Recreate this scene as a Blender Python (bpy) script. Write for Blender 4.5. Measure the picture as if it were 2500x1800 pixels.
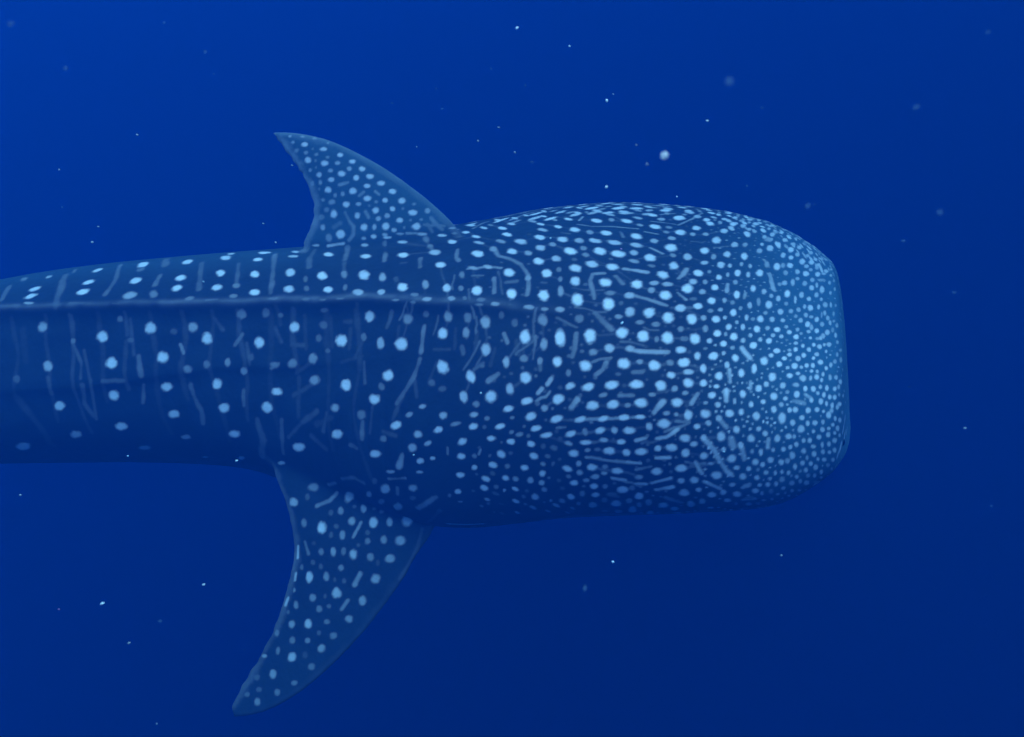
import bpy, bmesh, math, random
import numpy as np
from mathutils import Vector, Matrix

# ---------------------------------------------------------------- camera, light, exposure
sc = bpy.context.scene
for o in list(bpy.data.objects):
    bpy.data.objects.remove(o)

PITCH = math.radians(18.0)          # the shark swims nose down; shark and diver's camera share this tilt
EPS = math.radians(25.0)            # camera looks down on the flank
DIST = 6.0
ROT = Matrix.Rotation(PITCH, 4, 'Y')

cam = bpy.data.cameras.new('camera')
cam_ob = bpy.data.objects.new('camera', cam)
sc.collection.objects.link(cam_ob)
cam.sensor_fit = 'HORIZONTAL'
cam.angle = 2 * math.atan(0.4167)
cam.clip_start, cam.clip_end = 0.05, 2000
cam_local = Matrix.Translation((0, -DIST * math.cos(EPS), DIST * math.sin(EPS))) @ Matrix.Rotation(math.pi / 2 - EPS, 4, 'X')
cam_ob.matrix_world = ROT @ cam_local
sc.camera = cam_ob
cam.dof.use_dof = True
cam.dof.focus_distance = 5.6
cam.dof.aperture_fstop = 3.3

SUN_DIR = Vector((0.46, -0.28, 1.0)).normalized()
world = bpy.data.worlds.new('World')
sc.world = world
world.use_nodes = True
wn = world.node_tree
sky = wn.nodes.new('ShaderNodeTexSky')
sky.sky_type = 'NISHITA'
sky.sun_disc = False
sky.sun_elevation = math.asin(SUN_DIR.z)
sky.sun_rotation = math.atan2(SUN_DIR.x, SUN_DIR.y)
wn.links.new(sky.outputs[0], wn.nodes['Background'].inputs[0])
wn.nodes['Background'].inputs[1].default_value = 0.15

sun = bpy.data.lights.new('sun', 'SUN')
sun.energy = 1.4
sun.angle = math.radians(72)         # light broken up by the waves: no hard shadow anywhere
sun.color = (1.0, 0.97, 0.92)
sun_ob = bpy.data.objects.new('sun', sun)
sc.collection.objects.link(sun_ob)
sun_ob.rotation_euler = SUN_DIR.to_track_quat('Z', 'Y').to_euler()

sc.view_settings.view_transform = 'Standard'
sc.view_settings.look = 'None'
sc.view_settings.gamma = 1.0
sc.view_settings.use_curve_mapping = False
sc.view_settings.exposure = 2.1
sc.cycles.volume_bounces = 3
sc.cycles.max_bounces = 8
sc.cycles.use_denoising = True

SURFACE = 4.5                       # height of the sea surface above the world origin


# ---------------------------------------------------------------- helpers
def mesh_ob(name, verts, faces, mat=None, smooth=True, parent=None):
    me = bpy.data.meshes.new(name)
    me.from_pydata([tuple(v) for v in verts], [], faces)
    if smooth:
        me.polygons.foreach_set('use_smooth', [True] * len(me.polygons))
    ob = bpy.data.objects.new(name, me)
    sc.collection.objects.link(ob)
    if mat:
        me.materials.append(mat)
    if parent:
        ob.parent = parent
    return ob


def box(lo, hi):
    v = [(x, y, z) for z in (lo[2], hi[2]) for y in (lo[1], hi[1]) for x in (lo[0], hi[0])]
    f = [(0, 2, 3, 1), (4, 5, 7, 6), (0, 1, 5, 4), (2, 6, 7, 3), (0, 4, 6, 2), (1, 3, 7, 5)]
    return v, f


def tag(o, **k):
    for a, b in k.items():
        o[a] = b
    return o


# ---------------------------------------------------------------- sea water
wm = bpy.data.materials.new('sea_water')
wm.use_nodes = True
n = wm.node_tree
n.nodes.clear()
out = n.nodes.new('ShaderNodeOutputMaterial')
pv = n.nodes.new('ShaderNodeVolumePrincipled')
n.links.new(pv.outputs[0], out.inputs['Volume'])
pv.inputs['Color'].default_value = (0.001, 0.0275, 0.127, 1)
pv.inputs['Absorption Color'].default_value = (0.0, 0.232, 0.408, 1)
pv.inputs['Density'].default_value = 0.24
pv.inputs['Anisotropy'].default_value = 0.05
v, f = box((-75, -75, -60), (75, 75, SURFACE))
haze = mesh_ob('haze', v, f, wm, smooth=False)
tag(haze, kind='stuff', label='clear deep blue sea water all around the shark')

# the dark deep beyond the reach of sight: an open bowl outside the water volume
dm = bpy.data.materials.new('deep_water')
dm.use_nodes = True
bs = dm.node_tree.nodes['Principled BSDF']
tn = dm.node_tree.nodes.new('ShaderNodeTexNoise')
tn.inputs['Scale'].default_value = 0.05
rp = dm.node_tree.nodes.new('ShaderNodeValToRGB')
rp.color_ramp.elements[0].color = (0.002, 0.012, 0.07, 1)
rp.color_ramp.elements[1].color = (0.003, 0.016, 0.085, 1)
dm.node_tree.links.new(tn.outputs[0], rp.inputs[0])
dm.node_tree.links.new(rp.outputs[0], bs.inputs['Base Color'])
bs.inputs['Roughness'].default_value = 1.0
RW, NA, NB = 130.0, 64, 16
vv = [(0, 0, -RW)]
for b in range(1, NB + 1):
    a = -math.pi / 2 + (math.pi / 2) * b / NB
    for k in range(NA):
        p = 2 * math.pi * k / NA
        vv.append((RW * math.cos(a) * math.cos(p), RW * math.cos(a) * math.sin(p), RW * math.sin(a) + (SURFACE if b == NB else 0)))
ff = [(0, 1 + (k + 1) % NA, 1 + k) for k in range(NA)]
for b in range(NB - 1):
    for k in range(NA):
        i, j = 1 + b * NA + k, 1 + b * NA + (k + 1) % NA
        ff.append((i, j, j + NA, i + NA))
tag(mesh_ob('water', vv, ff, dm), kind='structure', label='dark blue open water fading into the deep')

# ---------------------------------------------------------------- whale shark: one continuous skin
FIT = {
    'S': [-3.6, -3.4, -3.2, -3.0, -2.8, -2.6, -2.4, -2.2, -2.0, -1.8, -1.6, -1.4, -1.2, -1.0, -0.8, -0.6, -0.4, -0.2, -0.0, 0.2, 0.4, 0.6, 0.8, 1.0, 1.1, 1.15, 1.2, 1.25, 1.3, 1.35, 1.4, 1.45, 1.48, 1.51, 1.535, 1.56, 1.58, 1.597, 1.61],
    'K': [0.461, 0.47, 0.483, 0.494, 0.506, 0.518, 0.526, 0.532, 0.536, 0.54, 0.545, 0.552, 0.568, 0.605, 0.633, 0.661, 0.683, 0.688, 0.684, 0.663, 0.639, 0.613, 0.586, 0.551, 0.53, 0.519, 0.505, 0.49, 0.472, 0.446, 0.417, 0.384, 0.362, 0.33, 0.28, 0.213, 0.157, 0.105, 0.064],
    'Z': [-0.414, -0.399, -0.374, -0.345, -0.315, -0.276, -0.24, -0.207, -0.176, -0.148, -0.122, -0.1, -0.089, -0.093, -0.089, -0.081, -0.062, -0.027, 0.024, 0.077, 0.122, 0.149, 0.167, 0.179, 0.179, 0.18, 0.176, 0.172, 0.171, 0.169, 0.172, 0.17, 0.171, 0.153, 0.104, 0.026, -0.043, -0.102, -0.147],
    'tr1': [0.262, 0.262, 0.314, 0.34, 0.393, 0.471, 0.524, 0.55, 0.576, 0.576, 0.602, 0.602, 0.602, 0.576, 0.576, 0.55, 0.576, 0.602, 0.628, 0.681, 0.707, 0.707, 0.707, 0.681, 0.628, 0.628, 0.602, 0.576, 0.55, 0.497, 0.471, 0.419, 0.367, 0.262, 0.209, 0.209, 0.209, 0.209, 0.209],
    'tr2': [1.466, 1.414, 1.388, 1.388, 1.361, 1.361, 1.361, 1.361, 1.361, 1.309, 1.257, 1.204, 1.152, 1.1, 1.021, 0.969, 0.916, 0.89, 0.916, 0.942, 0.942, 0.942, 0.942, 0.916, 0.89, 0.89, 0.864, 0.838, 0.838, 0.812, 0.785, 0.759, 0.759, 0.681, 0.524, 0.209, 0.209, 0.209, 0.209],
    'dl': [[-0.158, 0.017, 0.479], [-0.175, 0.032, 0.523], [-0.192, 0.047, 0.568], [-0.211, 0.062, 0.611], [-0.233, 0.077, 0.653], [-0.26, 0.093, 0.691], [-0.293, 0.108, 0.725], [-0.329, 0.124, 0.756], [-0.366, 0.139, 0.785], [-0.404, 0.155, 0.814], [-0.444, 0.17, 0.842], [-0.484, 0.186, 0.868], [-0.525, 0.201, 0.894], [-0.566, 0.216, 0.919], [-0.609, 0.231, 0.943], [-0.652, 0.246, 0.965], [-0.697, 0.261, 0.985], [-0.742, 0.275, 1.005], [-0.788, 0.29, 1.024], [-0.835, 0.304, 1.04], [-0.883, 0.318, 1.054], [-0.933, 0.331, 1.064], [-0.984, 0.344, 1.071], [-1.036, 0.356, 1.075], [-1.088, 0.367, 1.075], [-1.14, 0.377, 1.072]],
    'dt': [[-0.978, 0.16, 0.355], [-0.987, 0.169, 0.385], [-0.996, 0.179, 0.416], [-1.005, 0.189, 0.446], [-1.013, 0.198, 0.476], [-1.02, 0.207, 0.507], [-1.021, 0.215, 0.537], [-1.013, 0.221, 0.567], [-0.999, 0.226, 0.596], [-0.983, 0.23, 0.626], [-0.969, 0.235, 0.657], [-0.96, 0.241, 0.688], [-0.955, 0.248, 0.719], [-0.955, 0.256, 0.75], [-0.961, 0.265, 0.781], [-0.97, 0.274, 0.81], [-0.981, 0.284, 0.839], [-0.995, 0.294, 0.866], [-1.011, 0.304, 0.893], [-1.028, 0.314, 0.918], [-1.046, 0.324, 0.944], [-1.064, 0.334, 0.969], [-1.084, 0.345, 0.993], [-1.103, 0.355, 1.017], [-1.122, 0.365, 1.041], [-1.141, 0.375, 1.066]],
    'nd': [-0.202, -0.949, 0.242],
    'pl': [[-0.312, -0.405, -0.143], [-0.306, -0.455, -0.196], [-0.302, -0.504, -0.249], [-0.301, -0.553, -0.301], [-0.305, -0.6, -0.354], [-0.318, -0.644, -0.405], [-0.341, -0.685, -0.454], [-0.372, -0.723, -0.502], [-0.406, -0.759, -0.549], [-0.442, -0.794, -0.596], [-0.478, -0.828, -0.641], [-0.516, -0.861, -0.686], [-0.555, -0.894, -0.73], [-0.595, -0.926, -0.774], [-0.636, -0.956, -0.817], [-0.679, -0.985, -0.859], [-0.724, -1.013, -0.899], [-0.771, -1.04, -0.939], [-0.819, -1.065, -0.977], [-0.869, -1.089, -1.014], [-0.921, -1.11, -1.05], [-0.976, -1.128, -1.082], [-1.034, -1.143, -1.112], [-1.096, -1.153, -1.137], [-1.162, -1.156, -1.155], [-1.229, -1.152, -1.167]],
    'pt': [[-1.063, -0.207, -0.102], [-1.091, -0.241, -0.145], [-1.116, -0.275, -0.188], [-1.134, -0.312, -0.232], [-1.143, -0.352, -0.277], [-1.14, -0.393, -0.321], [-1.124, -0.435, -0.363], [-1.099, -0.477, -0.403], [-1.07, -0.518, -0.441], [-1.043, -0.56, -0.481], [-1.021, -0.602, -0.521], [-1.006, -0.643, -0.562], [-1.001, -0.684, -0.605], [-1.003, -0.723, -0.648], [-1.012, -0.761, -0.691], [-1.023, -0.798, -0.734], [-1.037, -0.834, -0.776], [-1.052, -0.869, -0.818], [-1.07, -0.903, -0.86], [-1.091, -0.936, -0.9], [-1.114, -0.968, -0.94], [-1.139, -0.999, -0.979], [-1.166, -1.028, -1.018], [-1.194, -1.057, -1.056], [-1.221, -1.087, -1.094], [-1.247, -1.116, -1.132]],
    'npx': [0.155, 0.727, -0.669],
}
PSI = math.radians(12.0)
AX = np.array([math.cos(PSI), -math.sin(PSI), 0.0])
LAT = np.array([math.sin(PSI), math.cos(PSI), 0.0])
UP = np.array([0.0, 0.0, 1.0])


def cubic(xk, yk, x):
    """smooth interpolation (Catmull-Rom on uneven knots)"""
    xk, yk = np.asarray(xk, float), np.asarray(yk, float)
    m = np.gradient(yk, xk)
    i = np.clip(np.searchsorted(xk, x) - 1, 0, len(xk) - 2)
    h = xk[i + 1] - xk[i]
    u = (x - xk[i]) / h
    return ((2 * u**3 - 3 * u**2 + 1) * yk[i] + (u**3 - 2 * u**2 + u) * h * m[i]
            + (3 * u**2 - 2 * u**3) * yk[i + 1] + (u**3 - u**2) * h * m[i + 1])


# stations: the traced trunk plus the tail beyond the picture
TS = [-6.7, -6.2, -5.6, -5.0, -4.3] + FIT['S']
TK = [0.05, 0.12, 0.22, 0.32, 0.40] + FIT['K']
TZ = [-0.60, -0.58, -0.55, -0.52, -0.47] + FIT['Z']
T1 = [0.5, 0.5, 0.45, 0.4, 0.35] + FIT['tr1']
T2 = [1.5, 1.5, 1.5, 1.5, 1.5] + FIT['tr2']


def body_section(s, t):
    k, zc = cubic(TS, TK, s), cubic(TS, TZ, s)
    ra = np.interp(s, [-6.7, -4, -2, -1, -.4, .2, .8, 1.3, 1.7], [.8, .95, 1, 1.1, 1.3, 1.6, 1.85, 2.1, 2.5])
    ne = np.interp(s, [-4, -1, 0, 1, 1.7], [2.05, 2.1, 2.3, 2.4, 2.5])
    st, ct = np.sin(t), np.cos(t)
    y = -np.sign(st) * np.abs(st) ** (2 / ne) * ra
    z = np.sign(ct) * np.abs(ct) ** (2 / ne)
    z = np.where(z < 0, z * .92, z)
    tt = np.minimum(t, 2 * np.pi - t)
    z = z + .06 * np.interp(s, [-1.2, -.5], [1, 0]) * np.exp(-(tt / .25) ** 2)
    w, zz = y * k, zc + z * k
    # the long ridges along each side, raised with a hollow just under them
    r = k * (1 + ra) / 2
    t1, t2 = np.interp(s, TS, T1), np.interp(s, TS, T2)
    f1 = np.interp(s, [-6.5, -4, -.3, .7], [.4, 1, 1, 0])
    f2 = np.interp(s, [-6.5, -4, -1.0, -.3], [.4, .8, .6, 0])
    u1, u2 = (tt - t1) * r, (tt - t2) * r
    up1 = np.where(u1 < 0, np.exp(-(u1 / .11) ** 2), np.exp(-(u1 / .028) ** 2))
    up2 = np.where(u2 < 0, np.exp(-(u2 / .09) ** 2), np.exp(-(u2 / .03) ** 2))
    hc = .72                         # below the ridge the flank is a flat, steep wall
    uc = np.clip((tt - t1) / (2 * hc), 0, 1)
    wall = -k * .13 * 6.75 * uc * (1 - uc) ** 2
    d = f1 * (.016 * up1 + wall - .008 * np.exp(-((u1 - .07) / .05) ** 2)) + f2 * (.014 * up2 - .010 * np.exp(-((u2 - .09) / .07) ** 2))
    # five gill slits above the root of each breast fin
    for g in range(5):
        sg = -.64 + .085 * g + .05 * (tt - 1.5)
        d = d - .006 * np.exp(-((s - sg) / .011) ** 2) * np.clip((tt - 1.22) / .1, 0, 1) * np.clip((1.78 - tt) / .1, 0, 1)
    L = np.sqrt((y / np.maximum(ra, .1)) ** 2 + z ** 2) + 1e-6
    w = w + d * (y / ra) / L
    zz = zz + d * z / L
    return w, zz


def body_mesh():
    s = np.concatenate([np.linspace(-6.7, -3.6, 80), np.linspace(-3.6, 1.3, 420)[1:], np.linspace(1.3, 1.61, 70)[1:]])
    t = np.linspace(0, 2 * np.pi, 300, endpoint=False)
    ss, tt = np.meshgrid(s, t, indexing='ij')
    w, z = body_section(ss, tt)
    P = ss[..., None] * AX + w[..., None] * LAT + z[..., None] * UP
    V = P.reshape(-1, 3)
    ns, ntt = len(s), len(t)
    i = np.arange(ns - 1)[:, None] * ntt
    j = np.arange(ntt)[None, :]
    a = i + j
    b = i + (j + 1) % ntt
    F = np.stack([a, b, b + ntt, a + ntt], -1).reshape(-1, 4).tolist()
    c0, c1 = P[0].mean(0), P[-1].mean(0) + AX * .012
    V = np.vstack([V, c0, c1])
    n0, n1 = len(V) - 2, len(V) - 1
    F += [(n0, (k + 1) % ntt, k) for k in range(ntt)]
    F += [(n1, (ns - 1) * ntt + k, (ns - 1) * ntt + (k + 1) % ntt) for k in range(ntt)]
    return V, F


def fin_mesh(lead, trail, nrm, th0, th1, camber=0.0):
    """blade between a leading and a trailing edge; every section is a closed aerofoil loop"""
    lead, trail, nrm = np.array(lead), np.array(trail), np.array(nrm)
    nh, nc = 90, 22
    u = np.linspace(0, len(lead) - 1, nh)
    k = np.arange(len(lead))
    lead = np.stack([np.interp(u, k, lead[:, q]) for q in range(3)], -1)
    trail = np.stack([np.interp(u, k, trail[:, q]) for q in range(3)], -1)
    # worn, slightly nicked rear edge
    rg = np.random.default_rng(len(lead) + int(abs(lead[-1, 2]) * 97))
    nk = np.convolve(rg.normal(0, 1, nh + 4), [.25, .5, .25], 'same')[2:-2] * .006
    trail = trail + (nk * np.linspace(0, 1, nh))[:, None] * (lead - trail) / (np.linalg.norm(lead - trail, axis=1)[:, None] + .02)
    c = (1 - np.cos(np.linspace(0, np.pi, nc))) / 2
    prof = (4 * c * (1 - c)) ** .85
    V, F = [], []
    for h in range(nh):
        f = h / (nh - 1)
        th = th0 * (1 - f) ** 1.2 + th1 * f
        edge = .0068
        cen = lead[h] + (trail[h] - lead[h]) * c[:, None] + nrm * (camber * f * f)
        e = np.sqrt(np.clip(1 - (2 * c - 1) ** 16, 0, 1)) * edge
        hw = (np.minimum(prof, 1.0) * th + e)[:, None] * nrm
        V += list(cen + hw) + list((cen - hw)[1:-1][::-1])
    m = 2 * nc - 2
    for h in range(nh - 1):
        for q in range(m):
            a, b = h * m + q, h * m + (q + 1) % m
            F.append((a, b, b + m, a + m))
    F.append(tuple(range(m))[::-1])
    F.append(tuple(range((nh - 1) * m, nh * m)))
    return np.array(V), F


def mirror(P):
    P = np.array(P)
    d = P @ LAT
    return P - 2 * np.outer(d, LAT) if P.ndim == 2 else P - 2 * d * LAT


def tail_fin(root_a, root_b, tip, back, n=14):
    """swept lobe in the plane of symmetry, given as (s, z)"""
    f = np.linspace(0, 1, n)[:, None]
    a, b, tp, bk = map(np.array, (root_a, root_b, tip, back))
    le = (1 - f) * a + f * tp
    le[:, 0] += .10 * np.sin(np.pi * f[:, 0])
    tr = (1 - f) ** 2 * b + 2 * f * (1 - f) * bk + f ** 2 * tp
    cv = lambda q: q[:, :1] * AX + q[:, 1:] * UP
    tr[-1] += (-.04, 0)
    return cv(le), cv(tr), LAT


parts = [body_mesh(),
         fin_mesh(FIT['dl'], FIT['dt'], FIT['nd'], .045, .007),
         fin_mesh(FIT['pl'], FIT['pt'], FIT['npx'], .055, .008),
         fin_mesh(mirror(FIT['pl']), mirror(FIT['pt']), mirror(np.array(FIT['npx'])), .055, .008)]
parts.append(fin_mesh(*tail_fin((-4.35, -.15), (-4.85, -.25), (-5.05, .28), (-4.80, -.02)), .03, .009))
parts.append(fin_mesh(*tail_fin((-6.05, -.52), (-6.62, -.55), (-7.75, 1.05), (-6.75, -.05)), .05, .010))
parts.append(fin_mesh(*tail_fin((-6.10, -.62), (-6.62, -.62), (-7.05, -1.50), (-6.70, -.95)), .05, .010))

bm_v, bm_f, off = [], [], 0
for V, F in parts:
    bm_v.append(V)
    bm_f += [tuple(int(i) + off for i in q) for q in F]
    off += len(V)
raw = mesh_ob('raw_shark', np.vstack(bm_v), bm_f)
bm = bmesh.new()
bm.from_mesh(raw.data)
# every shell must face outwards before the union
bmesh.ops.recalc_face_normals(bm, faces=bm.faces)
bm.to_mesh(raw.data)
bm.free()
VOX = 0.006
md = raw.modifiers.new('union', 'REMESH')
md.mode = 'VOXEL'
md.voxel_size = VOX
dg = bpy.context.evaluated_depsgraph_get()
skin = bpy.data.meshes.new_from_object(raw.evaluated_get(dg))
skin.name = 'whale_shark'
bpy.data.objects.remove(raw)


def relax(me, times):
    """take the voxel steps out of the skin"""
    nv = len(me.vertices)
    P = np.empty(nv * 3, np.float32)
    me.vertices.foreach_get('co', P)
    P = P.reshape(-1, 3).astype(np.float64)
    E = np.empty(len(me.edges) * 2, np.int32)
    me.edges.foreach_get('vertices', E)
    E = E.reshape(-1, 2)
    deg = np.bincount(E.ravel(), minlength=nv)[:, None].astype(float)
    for lam in [.5, -.52] * times:
        A = np.empty_like(P)
        for q in range(3):
            A[:, q] = np.bincount(E[:, 0], P[E[:, 1], q], nv) + np.bincount(E[:, 1], P[E[:, 0], q], nv)
        P += lam * (A / np.maximum(deg, 1) - P)
    me.vertices.foreach_set('co', P.astype(np.float32).ravel())
    return P


P = relax(skin, 7)


def fillet(me, P, mask, times):
    """melt the hard crease where a fin grows out of the body"""
    E = np.empty(len(me.edges) * 2, np.int32)
    me.edges.foreach_get('vertices', E)
    E = E.reshape(-1, 2)
    E = E[(mask[E[:, 0]] > 0) | (mask[E[:, 1]] > 0)]
    ids, inv = np.unique(E.ravel(), return_inverse=True)
    E = inv.reshape(-1, 2)
    Q, m = P[ids].copy(), mask[ids][:, None]
    deg = np.bincount(E.ravel(), minlength=len(ids))[:, None]
    for _ in range(times):
        A = np.stack([np.bincount(E[:, 0], Q[E[:, 1], q], len(ids)) + np.bincount(E[:, 1], Q[E[:, 0], q], len(ids)) for q in range(3)], -1)
        Q += .6 * m * (A / deg - Q)
    P[ids] = Q
    me.vertices.foreach_set('co', P.astype(np.float32).ravel())


sv, wv, zv = P @ AX, P @ LAT, P[:, 2]
kk, zz0 = cubic(TS, TK, np.clip(sv, -6.69, 1.6)), cubic(TS, TZ, np.clip(sv, -6.69, 1.6))
ht = (zv - zz0) / np.maximum(kk, .04)
ra_ = np.interp(sv, [-6.7, -4, -2, -1, -.4, .2, .8, 1.3, 1.7], [.8, .95, 1, 1.1, 1.3, 1.6, 1.85, 2.1, 2.5])
el = (np.abs(wv) / (kk * ra_)) ** 2.3 + np.abs(ht / .92) ** 2.3
band = np.clip((el - .72) / .12, 0, 1) * np.clip((1.75 - el) / .35, 0, 1)
mask = np.zeros(len(P))
for base, nrm, wid in ((FIT['pl'][6], FIT['npx'], .20), (mirror(np.array(FIT['pl'][6])), mirror(np.array(FIT['npx'])), .20)):
    dp = np.abs((P - np.array(base)) @ np.array(nrm))
    same = np.sign(wv) == np.sign(np.array(base) @ LAT)
    mask = np.maximum(mask, np.clip((wid - dp) / .08, 0, 1) * band * same * (ht < .3) * np.clip((sv + 1.5) / .15, 0, 1) * np.clip((-.22 - sv) / .12, 0, 1))
dp = np.abs((P - np.array(FIT['dl'][6])) @ np.array(FIT['nd']))
mask = np.maximum(mask, np.clip((.10 - dp) / .05, 0, 1) * np.clip((el - .9) / .1, 0, 1) * np.clip((1.5 - el) / .3, 0, 1) * (ht > .5) * (sv > -1.6) * (sv < -.3))
fillet(skin, P, mask, 90)
# the wide mouth slit across the blunt front
slit = np.exp(-((P[:, 2] + .17 - .05 * (P @ LAT) ** 2) / .014) ** 2) * np.clip((P @ AX - 1.36) / .06, 0, 1) * (np.abs(P @ LAT) < .80)
P -= .022 * slit[:, None] * AX
skin.vertices.foreach_set('co', P.astype(np.float32).ravel())
skin.polygons.foreach_set('use_smooth', [True] * len(skin.polygons))
skin.update()
shark = bpy.data.objects.new('whale_shark', skin)
sc.collection.objects.link(shark)
shark.matrix_world = ROT
tag(shark, label='huge whale shark covered in white spots, swimming nose to the right', category='shark')

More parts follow.
